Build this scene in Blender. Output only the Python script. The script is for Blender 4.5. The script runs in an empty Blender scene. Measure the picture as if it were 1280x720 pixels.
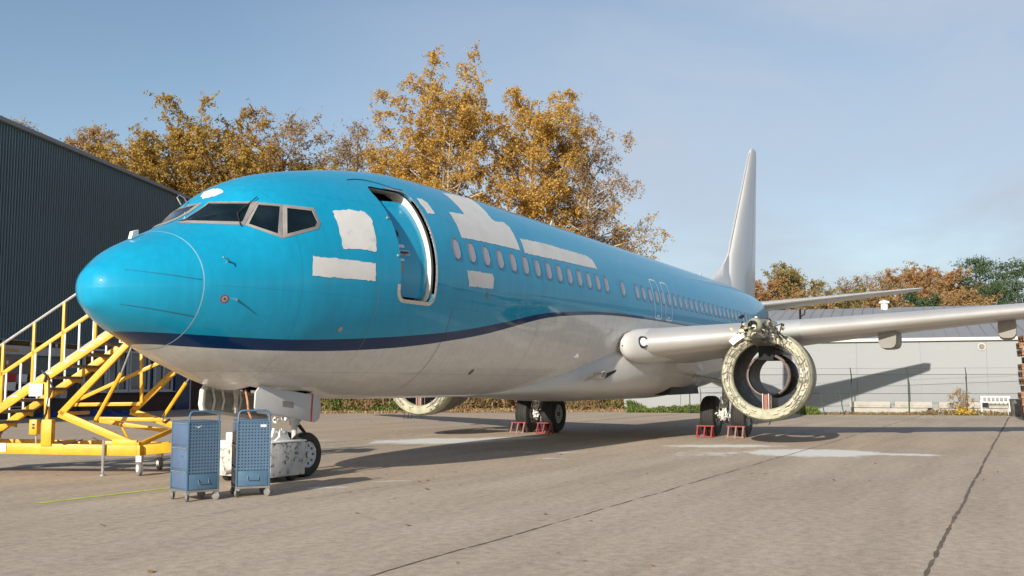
import bpy, bmesh, math, random
import numpy as np
from bisect import bisect_right
from mathutils import Vector, Matrix, Euler
R = math.radians
SC = bpy.context.scene
COL = SC.collection

# ------------------------------------------------------------------ camera
cam_d = bpy.data.cameras.new('camera'); cam = bpy.data.objects.new('camera', cam_d); COL.objects.link(cam)
cam.location = (-8.671, -10.372, 1.428)
cam.rotation_euler = (math.pi/2 + 0.0950, 0, 0.4658 - math.pi/2)
cam_d.sensor_width = 36; cam_d.lens = 35.81; cam_d.clip_start = 0.1; cam_d.clip_end = 6000
SC.camera = cam

# ------------------------------------------------------------------ sky and sun
SUN_EL, SUN_AZ = 21.0, -177.0          # degrees; azimuth of the sun seen from the scene, from +X towards +Y
w = bpy.data.worlds.new('World'); SC.world = w; w.use_nodes = True
nt = w.node_tree; nt.nodes.clear()
wo = nt.nodes.new('ShaderNodeOutputWorld'); bg = nt.nodes.new('ShaderNodeBackground')
sky = nt.nodes.new('ShaderNodeTexSky'); sky.sky_type = 'NISHITA'; sky.sun_disc = False
sky.sun_elevation = R(SUN_EL); sky.sun_rotation = R(90 - SUN_AZ); sky.altitude = 10
sky.air_density = 1.0; sky.dust_density = 0.6; sky.ozone_density = 1.0
# thin cirrus veil: paler sky where the noise is dense
tc = nt.nodes.new('ShaderNodeTexCoord'); mp = nt.nodes.new('ShaderNodeMapping'); mp.inputs['Scale'].default_value = (1.2, 2.6, 6.0)
mp.inputs['Rotation'].default_value = (0.2, 0.1, 0.5)
nz = nt.nodes.new('ShaderNodeTexNoise'); nz.inputs['Scale'].default_value = 1.3; nz.inputs['Detail'].default_value = 7; nz.inputs['Roughness'].default_value = 0.55
nz.inputs['Distortion'].default_value = 0.6
cr = nt.nodes.new('ShaderNodeValToRGB'); cr.color_ramp.elements[0].position = 0.30; cr.color_ramp.elements[1].position = 0.68
cr.color_ramp.elements[0].color = (.25, .25, .25, 1); cr.color_ramp.elements[1].color = (.75, .75, .75, 1)
mx = nt.nodes.new('ShaderNodeMix'); mx.data_type = 'RGBA'
mx.inputs['B'].default_value = (3.9, 4.5, 5.35, 1)
L = nt.links.new
L(tc.outputs['Generated'], mp.inputs['Vector']); L(mp.outputs['Vector'], nz.inputs['Vector']); L(nz.outputs['Fac'], cr.inputs['Fac'])
# the veil is densest over the far side of the hall and thins out overhead
vd = nt.nodes.new('ShaderNodeVectorMath'); vd.operation = 'DOT_PRODUCT'; vd.inputs[1].default_value = (.985, -.17, .05)
vr = nt.nodes.new('ShaderNodeMapRange'); vr.interpolation_type = 'SMOOTHSTEP'
for k_, v_ in (('From Min', .55), ('From Max', 1.0), ('To Min', .02), ('To Max', 1.55)): vr.inputs[k_].default_value = v_
vm = nt.nodes.new('ShaderNodeMath'); vm.operation = 'MULTIPLY'; vm.use_clamp = True
L(tc.outputs['Generated'], vd.inputs[0]); L(vd.outputs['Value'], vr.inputs['Value']); L(vr.outputs['Result'], vm.inputs[0]); L(cr.outputs['Color'], vm.inputs[1])
L(vm.outputs[0], mx.inputs['Factor']); L(sky.outputs['Color'], mx.inputs['A']); L(mx.outputs['Result'], bg.inputs['Color'])
bg.inputs['Strength'].default_value = 0.09; L(bg.outputs['Background'], wo.inputs['Surface'])

sd = bpy.data.lights.new('sun', 'SUN'); sun = bpy.data.objects.new('sun', sd); COL.objects.link(sun)
sd.energy = 4.2; sd.angle = R(0.55); sd.color = (1.0, 0.92, 0.80)
sdir = Vector((math.cos(R(SUN_EL))*math.cos(R(SUN_AZ)), math.cos(R(SUN_EL))*math.sin(R(SUN_AZ)), math.sin(R(SUN_EL))))
sun.rotation_euler = sdir.to_track_quat('Z', 'Y').to_euler(); sun.location = (-20, -4, 30)
vs = SC.view_settings; vs.view_transform = 'Standard'; vs.look = 'None'; vs.exposure = 0.55; vs.gamma = 1.0; vs.use_curve_mapping = False

# ------------------------------------------------------------------ materials
MATS = {}
def nodes(name):
    m = bpy.data.materials.new(name); m.use_nodes = True; MATS[name] = m
    n = m.node_tree; b = n.nodes['Principled BSDF']
    return m, n, b
def ramp(n, stops, src):
    r = n.nodes.new('ShaderNodeValToRGB'); e = r.color_ramp.elements
    while len(e) > 1: e.remove(e[-1])
    e[0].position = stops[0][0]; e[0].color = (*stops[0][1], 1)
    for p, c in stops[1:]:
        k = e.new(p); k.color = (*c, 1)
    if src is not None: n.links.new(src, r.inputs['Fac'])
    return r
def noise(n, scale, detail=4, rough=.55, vec=None, dist=0):
    t = n.nodes.new('ShaderNodeTexNoise'); t.inputs['Scale'].default_value = scale; t.inputs['Detail'].default_value = detail
    t.inputs['Roughness'].default_value = rough; t.inputs['Distortion'].default_value = dist
    if vec is not None: n.links.new(vec, t.inputs['Vector'])
    return t
def objco(n, scale=(1, 1, 1), rot=(0, 0, 0)):
    t = n.nodes.new('ShaderNodeTexCoord'); m = n.nodes.new('ShaderNodeMapping'); m.inputs['Scale'].default_value = scale; m.inputs['Rotation'].default_value = rot
    n.links.new(t.outputs['Object'], m.inputs['Vector']); return m.outputs['Vector']
def math_(n, op, a, b=None, c=None, clamp=False):
    t = n.nodes.new('ShaderNodeMath'); t.operation = op; t.use_clamp = clamp
    for i, v in enumerate((a, b, c)):
        if v is None: continue
        if isinstance(v, (int, float)): t.inputs[i].default_value = v
        else: n.links.new(v, t.inputs[i])
    return t.outputs[0]
def mixc(n, f, a, b, blend='MIX'):
    t = n.nodes.new('ShaderNodeMix'); t.data_type = 'RGBA'; t.blend_type = blend
    for k, v in (('Factor', f), ('A', a), ('B', b)):
        if isinstance(v, (int, float)): t.inputs[k].default_value = v
        elif isinstance(v, tuple): t.inputs[k].default_value = (*v, 1) if len(v) == 3 else v
        else: n.links.new(v, t.inputs[k])
    return t.outputs['Result']
def bump(n, b, h, strength, dist=.01):
    t = n.nodes.new('ShaderNodeBump'); t.inputs['Strength'].default_value = strength; t.inputs['Distance'].default_value = dist
    n.links.new(h, t.inputs['Height']); n.links.new(t.outputs['Normal'], b.inputs['Normal'])
def mat(name, col, rough=.5, metal=0.0, var=.15, scale=6.0, wear=None, wear_amt=.5, coat=0.0, spec=.5, bmp=0.0):
    """a surface with mottled colour; wear = colour of chips and grime showing through"""
    m, n, b = nodes(name)
    v = objco(n); t = noise(n, scale, 5, .6, v)
    lo = tuple(c*(1-var) for c in col); hi = tuple(min(1, c*(1+var)) for c in col)
    r = ramp(n, [(.3, lo), (.7, hi)], t.outputs['Fac']); out = r.outputs['Color']
    if wear:
        t2 = noise(n, scale*2.3, 8, .7, v); f = ramp(n, [(wear_amt, (0, 0, 0)), (wear_amt+.1, (1, 1, 1))], t2.outputs['Fac'])
        out = mixc(n, f.outputs['Color'], out, wear)
    n.links.new(out, b.inputs['Base Color'])
    rr = ramp(n, [(.3, (max(0, rough-.08),)*3), (.7, (min(1, rough+.08),)*3)], t.outputs['Fac']); n.links.new(rr.outputs['Color'], b.inputs['Roughness'])
    b.inputs['Metallic'].default_value = metal; b.inputs['Coat Weight'].default_value = coat; b.inputs['Specular IOR Level'].default_value = spec
    if bmp: bump(n, b, t.outputs['Fac'], bmp)
    return m

mat('belly_grey', (.52, .515, .50), .40, var=.06, scale=1.5, coat=.2)
mat('wing_grey', (.42, .43, .43), .38, var=.07, scale=1.2)
mat('bare_metal', (.56, .555, .54), .42, metal=.45, var=.03, scale=.8)
mat('dull_metal', (.40, .39, .37), .42, metal=.8, var=.2, scale=14)
mat('dark_metal', (.05, .05, .05), .5, metal=.5, var=.4, scale=20)
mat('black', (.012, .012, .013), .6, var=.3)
mat('rubber', (.022, .021, .02), .75, var=.35, scale=9)
mat('white_prime', (.64, .63, .61), .6, var=.07, scale=2.5, wear=(.52, .51, .50), wear_amt=.58)
mat('fin_white', (.56, .56, .56), .35, var=.04, scale=.8, coat=.3)
mat('window_cover', (.42, .37, .39), .45, var=.08, scale=30)
mat('window_lip', (.04, .17, .30), .35, var=.1)
mat('frame_beige', (.27, .25, .235), .45, var=.1, scale=10)
mat('cream', (.68, .66, .60), .5, var=.06)
mat('silver', (.62, .61, .59), .30, metal=.8, var=.12, scale=18)
mat('primer_green', (.34, .335, .235), .6, var=.25, scale=7, wear=(.24, .23, .16), wear_amt=.64)
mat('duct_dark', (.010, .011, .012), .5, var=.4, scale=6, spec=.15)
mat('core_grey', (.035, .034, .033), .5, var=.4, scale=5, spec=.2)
mat('fairing_grey', (.19, .18, .165), .5, var=.15, scale=5)
mat('frame_fitting', (.50, .46, .36), .5, var=.3, scale=12)
mat('duct_grey', (.13, .125, .12), .45, var=.4, scale=5, metal=.3)
mat('pink_metal', (.45, .36, .33), .4, metal=.5, var=.15)
mat('orange_strip', (.26, .10, .065), .6, var=.2)
mat('gear_white', (.62, .61, .58), .4, var=.15, scale=12, wear=(.12, .11, .1), wear_amt=.68)
mat('hub_grey', (.50, .51, .52), .45, var=.12, scale=20, wear=(.16, .15, .14), wear_amt=.68)
mat('door_inner', (.25, .25, .22), .5, var=.3, scale=6)
mat('door_grey', (.47, .47, .47), .4, var=.06, scale=3)
mat('red_paint', (.45, .015, .02), .5, var=.2, scale=15)
mat('red_line', (.22, .05, .05), .6, var=.2)
mat('chock_red', (.22, .022, .022), .55, var=.3, scale=18, wear=(.30, .22, .18), wear_amt=.6)
mat('yellow_paint', (.68, .36, .015), .45, var=.14, scale=5, wear=(.20, .12, .05), wear_amt=.64)
mat('tread', (.25, .21, .175), .75, var=.3, scale=12)
mat('rail_grey', (.42, .41, .40), .5, var=.15, metal=.3)
mat('white_paint', (.74, .73, .70), .5, var=.06, scale=8, wear=(.3, .27, .24), wear_amt=.7)
mat('box_white', (.50, .48, .45), .6, var=.15, scale=5, wear=(.07, .065, .06), wear_amt=.54)
mat('trolley_blue', (.065, .130, .205), .45, var=.10, scale=7, wear=(.04, .07, .10), wear_amt=.72)
mat('trolley_drawer', (.085, .135, .235), .42, var=.08, scale=7, wear=(.30, .33, .36), wear_amt=.76)
mat('castor_grey', (.16, .155, .15), .6, var=.25)
mat('steel', (.42, .42, .41), .4, metal=.7, var=.2, scale=15)
mat('anthracite', (.095, .150, .178), .45, var=.10, scale=.7)
mat('roof_trim', (.20, .22, .24), .5, var=.08)
mat('brick', (.070, .036, .030), .85, var=.3, scale=3)
mat('pane', (.010, .013, .015), .08, var=.3, scale=.6)
mat('window_white', (.55, .56, .57), .5, var=.05)
mat('door_blue', (.016, .045, .13), .5, var=.1)
mat('shutter', (.20, .17, .15), .7, var=.2, scale=2)
mat('fascia', (.42, .42, .41), .6, var=.1, scale=2)
mat('sign_orange', (.52, .26, .10), .6, var=.2)
mat('hall_white', (.262, .275, .285), .6, var=.035, scale=.6)
mat('hall_trim', (.50, .50, .48), .5, var=.03)
mat('roof_grey', (.25, .255, .265), .6, var=.08, scale=.5)
mat('fence_green', (.03, .06, .04), .6, var=.3)
mat('concrete', (.42, .40, .36), .85, var=.18, scale=3)
mat('wood', (.24, .125, .065), .8, var=.35, scale=4)
mat('wood_dark', (.05, .03, .02), .85, var=.35, scale=4)
mat('tarp', (.015, .05, .22), .4, var=.3, scale=4)
mat('bark', (.10, .078, .06), .9, var=.3, scale=4)
mat('birch_bark', (.40, .38, .35), .8, var=.1, scale=3, wear=(.06, .05, .045), wear_amt=.60)
mat('twig', (.13, .09, .07), .9, var=.3)
mat('soil', (.16, .115, .075), .95, var=.35, scale=2)
mat('bay_shade', (.016, .017, .02), .5, var=.2)  # near-black: shade of the open bay put into the colour
mat('lamp_lens', (.75, .78, .80), .08, var=.02)
mat('tape_orange', (.50, .22, .12), .6, var=.3, scale=20)

def leaf_mat(name, stops, trans=.35, scale=.16):
    m, n, b = nodes(name)
    g = n.nodes.new('ShaderNodeNewGeometry')
    t = noise(n, scale, 3, .5, objco(n))
    f = math_(n, 'ADD', math_(n, 'MULTIPLY', g.outputs['Random Per Island'], .62), math_(n, 'MULTIPLY', t.outputs['Fac'], .76)); f = math_(n, 'SUBTRACT', f, .19, clamp=True)
    r = ramp(n, stops, f)
    n.links.new(r.outputs['Color'], b.inputs['Base Color']); b.inputs['Roughness'].default_value = .6; b.inputs['Specular IOR Level'].default_value = .25
    tr = n.nodes.new('ShaderNodeBsdfTranslucent'); ms = n.nodes.new('ShaderNodeMixShader'); ms.inputs['Fac'].default_value = trans
    n.links.new(r.outputs['Color'], tr.inputs['Color']); n.links.new(b.outputs[0], ms.inputs[1]); n.links.new(tr.outputs[0], ms.inputs[2])
    n.links.new(ms.outputs[0], n.nodes['Material Output'].inputs['Surface'])
    return m
leaf_mat('leaf_birch', [(0, (.24, .18, .055)), (.3, (.46, .29, .065)), (.6, (.68, .42, .09)), (1, (.74, .50, .16))], .48)
leaf_mat('leaf_oak', [(0, (.17, .15, .045)), (.3, (.32, .22, .05)), (.6, (.52, .33, .075)), (1, (.56, .36, .11))], .45)
leaf_mat('leaf_brown', [(0, (.20, .14, .07)), (.5, (.42, .27, .12)), (1, (.56, .38, .19))], .45)
leaf_mat('leaf_far', [(0, (.26, .19, .09)), (.4, (.46, .30, .13)), (1, (.58, .40, .20))], .45)
leaf_mat('leaf_russet', [(0, (.28, .17, .08)), (.5, (.46, .27, .11)), (1, (.56, .36, .17))], .45)
leaf_mat('leaf_olive', [(0, (.19, .17, .07)), (.5, (.36, .29, .10)), (1, (.52, .40, .16))], .45)
leaf_mat('leaf_pine', [(0, (.028, .056, .028)), (.5, (.063, .105, .042)), (1, (.119, .168, .063))], .15)
leaf_mat('weed', [(0, (.09, .10, .03)), (.25, (.15, .16, .045)), (.45, (.24, .17, .08)), (.75, (.30, .17, .09)), (1, (.40, .31, .15))], .25, .6)
leaf_mat('dry_grass', [(0, (.22, .14, .07)), (.5, (.34, .22, .11)), (1, (.42, .31, .17))], .15, .6)
leaf_mat('weed_green', [(0, (.06, .10, .02)), (.5, (.13, .18, .04)), (1, (.22, .24, .07))], .25, .5)
leaf_mat('leaf_fallen', [(0, (.16, .08, .03)), (.5, (.28, .15, .05)), (1, (.36, .24, .10))], .05)
leaf_mat('flower', [(0, (.55, .33, .02)), (1, (.65, .45, .05))], .2)

def glass_dark():
    m, n, b = nodes('cockpit_glass')
    t = noise(n, 3, 3, .5, objco(n)); r = ramp(n, [(.4, (.004, .010, .014)), (.7, (.010, .020, .026))], t.outputs['Fac'])
    n.links.new(r.outputs['Color'], b.inputs['Base Color']); b.inputs['Roughness'].default_value = .06; b.inputs['Specular IOR Level'].default_value = .35
glass_dark()

STRIPE_TOP = [(0, 2.14), (.73, 2.11), (1.33, 2.085), (1.92, 2.065), (2.61, 2.06), (3.49, 2.095), (4.34, 2.15), (5.32, 2.23), (6.24, 2.32), (7.28, 2.455), (8.43, 2.635), (9.75, 2.85), (11.3, 2.99), (13.2, 3.09), (16, 3.13), (20, 3.13), (28, 3.22), (37, 3.6)]
STRIPE_BOT = [(0, 2.01), (1.03, 1.965), (1.45, 1.93), (2.0, 1.91), (2.7, 1.905), (3.61, 1.93), (4.47, 1.98), (5.44, 2.065), (6.35, 2.175), (7.38, 2.315), (8.51, 2.52), (9.12, 2.64), (10.15, 2.80), (11.35, 2.91), (13.2, 3.025), (16, 3.08), (20, 3.09), (28, 3.18), (37, 3.56)]
def livery():
    m, n, b = nodes('livery')
    t = n.nodes.new('ShaderNodeTexCoord'); s = n.nodes.new('ShaderNodeSeparateXYZ'); n.links.new(t.outputs['Object'], s.inputs[0])
    xn = math_(n, 'DIVIDE', s.outputs['X'], 37.0)
    def curve(pts):
        c = n.nodes.new('ShaderNodeFloatCurve'); cm = c.mapping; cu = cm.curves[0]
        P = [(x/37.0, (z-1.5)/3.0) for x, z in pts]
        cu.points[0].location = P[0]; cu.points[1].location = P[-1]
        for p in P[1:-1]: cu.points.new(*p)
        cm.update(); n.links.new(xn, c.inputs['Value'])
        return math_(n, 'ADD', math_(n, 'MULTIPLY', c.outputs[0], 3.0), 1.5)
    zt, zb = curve(STRIPE_TOP), curve(STRIPE_BOT)
    above_t = math_(n, 'GREATER_THAN', s.outputs['Z'], zt); above_b = math_(n, 'GREATER_THAN', s.outputs['Z'], zb)
    v = objco(n, (.5, 1, 1)); nz = noise(n, 1.4, 6, .6, v)
    blue = ramp(n, [(.3, (.006, .285, .485)), (.7, (.009, .310, .515))], nz.outputs['Fac'])
    vs_ = objco(n, (.9, 2.5, 3.5)); gz = noise(n, 2.0, 7, .65, vs_)
    grey = ramp(n, [(.32, (.64, .63, .61)), (.68, (.71, .70, .68))], gz.outputs['Fac'])
    # scuffs low on the nose
    sx = math_(n, 'SUBTRACT', 1.0, math_(n, 'MULTIPLY', math_(n, 'ABSOLUTE', math_(n, 'SUBTRACT', s.outputs['X'], 2.7)), .8), clamp=True)
    sf = noise(n, 9, 8, .7, objco(n, (1, 1, 2.2))); sm = ramp(n, [(.52, (0, 0, 0)), (.60, (.85, .85, .85))], sf.outputs['Fac'])
    low = math_(n, 'LESS_THAN', s.outputs['Z'], 1.75)
    scuff = math_(n, 'MULTIPLY', math_(n, 'MULTIPLY', sm.outputs['Color'], sx), low)
    greyc = mixc(n, scuff, grey.outputs['Color'], (.80, .76, .71))
    c1 = mixc(n, above_b, greyc, (.0, .030, .115)); c2 = mixc(n, above_t, c1, blue.outputs['Color'])
    # skin joints: frames every 2.1 m and a few lap joints, with faint run-off streaks
    fx = math_(n, 'ABSOLUTE', math_(n, 'SUBTRACT', math_(n, 'FRACT', math_(n, 'DIVIDE', math_(n, 'SUBTRACT', s.outputs['X'], 1.55), 2.1)), .5))
    jl = math_(n, 'LESS_THAN', fx, .0022)
    for zz in (1.62, 2.72, 4.22, 4.86): jl = math_(n, 'MAXIMUM', jl, math_(n, 'LESS_THAN', math_(n, 'ABSOLUTE', math_(n, 'SUBTRACT', s.outputs['Z'], zz)), .0035))
    jl = math_(n, 'MULTIPLY', jl, math_(n, 'GREATER_THAN', s.outputs['X'], 1.3))
    c2 = mixc(n, math_(n, 'MULTIPLY', jl, .30), c2, (.02, .06, .09))
    stk = noise(n, 3.0, 5, .6, objco(n, (3.2, 3.2, .35))); skr = ramp(n, [(.40, (.90, .90, .90)), (.62, (1, 1, 1))], stk.outputs['Fac']); c2 = mixc(n, .8, c2, skr.outputs['Color'], 'MULTIPLY')
    n.links.new(c2, b.inputs['Base Color'])
    rr = ramp(n, [(.3, (.32,)*3), (.7, (.40,)*3)], nz.outputs['Fac']); n.links.new(rr.outputs['Color'], b.inputs['Roughness'])
    b.inputs['Coat Weight'].default_value = .55; b.inputs['Specular IOR Level'].default_value = .08; b.inputs['Coat Roughness'].default_value = .035
    wv = noise(n, 1.1, 2, .5, objco(n, (.8, 1, 1))); bump(n, b, wv.outputs['Fac'], .06, .05)
    n.links.new(b.inputs['Normal'].links[0].from_socket, b.inputs['Coat Normal'])
livery()
def blue_plain():
    m, n, b = nodes('door_blue_paint'); t = noise(n, 2, 4, .5, objco(n)); r = ramp(n, [(.3, (.006, .285, .485)), (.7, (.009, .310, .515))], t.outputs['Fac'])
    n.links.new(r.outputs['Color'], b.inputs['Base Color']); b.inputs['Roughness'].default_value = .25; b.inputs['Coat Weight'].default_value = .3
blue_plain()

def perforated():
    m, n, b = nodes('perforated_blue')
    t = n.nodes.new('ShaderNodeTexCoord'); s = n.nodes.new('ShaderNodeSeparateXYZ'); n.links.new(t.outputs['Object'], s.inputs[0])
    def fr(o, p): return math_(n, 'SUBTRACT', math_(n, 'FRACT', math_(n, 'DIVIDE', o, p)), .5)
    fy, fz = fr(s.outputs['X'], .040), fr(s.outputs['Z'], .040)
    d = math_(n, 'ADD', math_(n, 'MULTIPLY', fy, fy), math_(n, 'MULTIPLY', fz, fz))
    hole = math_(n, 'LESS_THAN', d, .075)
    nz = noise(n, 6, 5, .6, objco(n)); r = ramp(n, [(.3, (.072, .130, .200)), (.7, (.090, .160, .240))], nz.outputs['Fac'])
    n.links.new(mixc(n, hole, r.outputs['Color'], (.012, .03, .06)), b.inputs['Base Color']); b.inputs['Roughness'].default_value = .45
perforated()

def ground_mat():
    m, n, b = nodes('apron')
    v = objco(n)
    big = noise(n, .10, 5, .6, v); r0 = ramp(n, [(.30, (.44, .360, .278)), (.52, (.48, .396, .309)), (.72, (.51, .426, .338))], big.outputs['Fac'])
    st = noise(n, .55, 7, .68, objco(n, (.28, 1.7, 1), (0, 0, R(-32)))); r1 = ramp(n, [(.35, (.89, .885, .88)), (.62, (1.05, 1.045, 1.04))], st.outputs['Fac'])
    c = mixc(n, 1.0, r0.outputs['Color'], r1.outputs['Color'], 'MULTIPLY')
    st2 = noise(n, .5, 6, .62, objco(n, (.16, 2.2, 1))); r2 = ramp(n, [(.38, (.93, .925, .92)), (.62, (1.04, 1.04, 1.04))], st2.outputs['Fac'])
    c = mixc(n, 1.0, c, r2.outputs['Color'], 'MULTIPLY')
    sp = noise(n, 52, 4, .8, v); r3 = ramp(n, [(.30, (.58, .57, .55)), (.45, (.95, .95, .95)), (.58, (1.05, 1.05, 1.05)), (.70, (1.40, 1.37, 1.34))], sp.outputs['Fac'])
    c = mixc(n, .85, c, r3.outputs['Color'], 'MULTIPLY')
    sp2 = noise(n, 9, 6, .7, v); r4 = ramp(n, [(.34, (.76, .75, .74)), (.62, (1.10, 1.10, 1.10))], sp2.outputs['Fac'])
    c = mixc(n, .9, c, r4.outputs['Color'], 'MULTIPLY')
    # oil spots
    oi = noise(n, .8, 3, .5, v, 1.2); ro = ramp(n, [(.70, (0, 0, 0)), (.78, (.45, .45, .45))], oi.outputs['Fac']); c = mixc(n, ro.outputs['Color'], c, (.09, .08, .075))
    # pale powder spilt on the concrete and traces of old white paint
    s = n.nodes.new('ShaderNodeSeparateXYZ'); n.links.new(v, s.inputs[0])
    pn = noise(n, 1.6, 8, .72, objco(n, (.9, 1.5, 1), (0, 0, R(-30)))); tot = None
    for (cx, cy, ax, ay, ang, amp) in [(14.2, 3.1, 2.6, 1.7, -35, 1.5), (16.0, 2.2, 2.0, 1.0, -30, 1.2), (13.7, -6.3, 1.9, 1.6, -55, 1.9), (13.95, -8.0, .55, 1.3, 5, 1.2), (15.2, -3.9, 2.0, .8, -60, 1.4), (12.6, -4.6, 1.9, 1.2, -60, .6), (9.7, -2.0, .5, .2, -62, .9), (12.6, 6.6, .5, 2.0, 35, .65), (18.0, .6, .5, .14, -62, .8), (4.4, -1.9, .5, .09, -40, .8), (11.2, -1.0, 2.0, .8, -62, .45), (17, 5, 2.5, 2.5, 0, .4), (3.0, -1.5, 1.0, .35, -50, .6)]:
        a = R(ang); ca, sa = math.cos(a), math.sin(a)
        dx = math_(n, 'SUBTRACT', s.outputs['X'], cx); dy = math_(n, 'SUBTRACT', s.outputs['Y'], cy)
        u = math_(n, 'DIVIDE', math_(n, 'ADD', math_(n, 'MULTIPLY', dx, ca), math_(n, 'MULTIPLY', dy, sa)), ax)
        q = math_(n, 'DIVIDE', math_(n, 'SUBTRACT', math_(n, 'MULTIPLY', dy, ca), math_(n, 'MULTIPLY', dx, sa)), ay)
        d = math_(n, 'SQRT', math_(n, 'ADD', math_(n, 'MULTIPLY', u, u), math_(n, 'MULTIPLY', q, q)))
        k = math_(n, 'MULTIPLY', math_(n, 'SUBTRACT', 1.0, d, clamp=True), amp)
        tot = k if tot is None else math_(n, 'MAXIMUM', tot, k)
    pf = math_(n, 'ADD', math_(n, 'MULTIPLY', tot, .95), math_(n, 'MULTIPLY', math_(n, 'SUBTRACT', pn.outputs['Fac'], .58), 2.0))
    pf = math_(n, 'MULTIPLY', pf, math_(n, 'GREATER_THAN', tot, .001))
    pr = ramp(n, [(.12, (0, 0, 0)), (.5, (.95, .95, .95))], pf)
    c = mixc(n, pr.outputs['Color'], c, (.72, .71, .68))
    # light scratches
    sc = noise(n, 1.3, 2, .5, objco(n, (.35, 3.8, 1), (0, 0, R(18)))); rs = ramp(n, [(.735, (0, 0, 0)), (.75, (.35, .35, .35))], sc.outputs['Fac']); c = mixc(n, rs.outputs['Color'], c, (.42, .39, .35))
    n.links.new(c, b.inputs['Base Color']); b.inputs['Roughness'].default_value = .88; b.inputs['Specular IOR Level'].default_value = .25
    bump(n, b, sp.outputs['Fac'], .35, .006)
ground_mat()
mat('seam', (.15, .115, .082), .95, var=.40, scale=3)
mat('line_green', (.52, .66, .07), .8, var=.2, scale=4, wear=(.26, .24, .19), wear_amt=.60)

# ------------------------------------------------------------------ helpers
def tag(o, label=None, cat=None, group=None, kind=None):
    if label: o['label'] = label
    if cat: o['category'] = cat
    if group: o['group'] = group
    if kind: o['kind'] = kind
    return o
def thing(name, loc, label, cat, group=None, rz=0):
    o = bpy.data.objects.new(name, None); o.empty_display_size = .2; COL.objects.link(o)
    o.location = loc; o.rotation_euler = (0, 0, rz)
    return tag(o, label, cat, group)
def link(me, name, m, parent=None, smooth=False, ang=40):
    if m is not None and not me.materials: me.materials.append(MATS[m])
    if smooth:
        me.shade_smooth()
        if ang: me.set_sharp_from_angle(angle=R(ang))
    o = bpy.data.objects.new(name, me); COL.objects.link(o)
    if parent is not None: o.parent = parent
    return o
class MB:
    def __init__(s): s.v = []; s.f = []
    def add(s, vs_, fs):
        k = len(s.v); s.v += [tuple(p) for p in vs_]; s.f += [tuple(i+k for i in f) for f in fs]; return s
    def box(s, c, d, rz=0, M=None):
        x, y, z = (t/2 for t in d); P = [(a*x, b_*y, e*z) for e in (-1, 1) for b_ in (-1, 1) for a in (-1, 1)]
        M = M if M is not None else Matrix.Rotation(rz, 3, 'Z'); P = [tuple(M @ Vector(p) + Vector(c)) for p in P]
        return s.add(P, [(0, 2, 3, 1), (4, 5, 7, 6), (0, 1, 5, 4), (2, 6, 7, 3), (0, 4, 6, 2), (1, 3, 7, 5)])
    def bar(s, a, b, w, h, up=(0, 0, 1)):
        a, b = Vector(a), Vector(b); d = b-a; l = d.length; d.normalize(); u = Vector(up)
        if abs(d.dot(u)) > .98: u = Vector((0, 1, 0))
        side = d.cross(u).normalized(); u = side.cross(d)
        M = Matrix((d, side, u)).transposed()
        return s.box((a+b)/2, (l, w, h), M=M)
    def tube(s, pts, r, n=8, cap=True):
        pts = [Vector(p) for p in pts]; m = len(pts); rr = r if isinstance(r, (list, tuple)) else [r]*m
        V = []; prev = None
        for i, p in enumerate(pts):
            d = (pts[min(i+1, m-1)]-pts[max(i-1, 0)]).normalized()
            if prev is None:
                a = Vector((0, 0, 1)) if abs(d.z) < .9 else Vector((1, 0, 0)); a = d.cross(a).normalized()
            else: a = (prev-d*prev.dot(d)).normalized()
            prev = a; c = d.cross(a)
            V += [p+(a*math.cos(t*2*math.pi/n)+c*math.sin(t*2*math.pi/n))*rr[i] for t in range(n)]
        F = [(i*n+j, i*n+(j+1) % n, (i+1)*n+(j+1) % n, (i+1)*n+j) for i in range(m-1) for j in range(n)]
        if cap: F += [tuple(range(n))[::-1], tuple(range((m-1)*n, m*n))]
        return s.add(V, F)
    def lathe(s, prof, o, axis, n=32, a0=0, a1=2*math.pi, cap=False):
        """prof = [(distance along axis, radius)]"""
        o = Vector(o); ax = Vector(axis).normalized(); t = Vector((0, 0, 1)) if abs(ax.z) < .9 else Vector((1, 0, 0))
        e1 = ax.cross(t).normalized(); e2 = ax.cross(e1); full = abs(a1-a0-2*math.pi) < 1e-6; k = n if full else n+1
        V = [o+ax*h+(e1*math.cos(a0+(a1-a0)*j/n)+e2*math.sin(a0+(a1-a0)*j/n))*r for h, r in prof for j in range(k)]
        F = [(i*k+j, i*k+(j+1) % k, (i+1)*k+(j+1) % k, (i+1)*k+j) for i in range(len(prof)-1) for j in range(n)]
        if cap: F += [tuple(range(k))[::-1], tuple(range((len(prof)-1)*k, len(prof)*k))]
        return s.add(V, F)
    def prism(s, poly, y0, y1, axis='y'):
        """poly in the plane across axis ('y': (x,z); 'x': (y,z); 'z': (x,y))"""
        f = {'y': lambda p, t: (p[0], t, p[1]), 'x': lambda p, t: (t, p[0], p[1]), 'z': lambda p, t: (p[0], p[1], t)}[axis]
        n = len(poly); V = [f(p, y0) for p in poly]+[f(p, y1) for p in poly]
        return s.add(V, [tuple(range(n)), tuple(range(n, 2*n))[::-1]]+[(i, i+n, (i+1) % n+n, (i+1) % n) for i in range(n)])
    def mesh(s, name, bev=0):
        me = bpy.data.meshes.new(name); me.from_pydata(s.v, [], s.f)
        b = bmesh.new(); b.from_mesh(me); bmesh.ops.recalc_face_normals(b, faces=b.faces)
        if bev: bmesh.ops.bevel(b, geom=[e for e in b.edges if len(e.link_faces) == 2 and e.calc_face_angle(0) > .6], offset=bev, segments=2, affect='EDGES', profile=.5)
        b.to_mesh(me); b.free(); me.update(); return me
    def build(s, name, m, parent=None, smooth=False, bev=0, ang=40):
        return link(s.mesh(name, bev), name, m, parent, smooth or bev > 0, ang)
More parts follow.
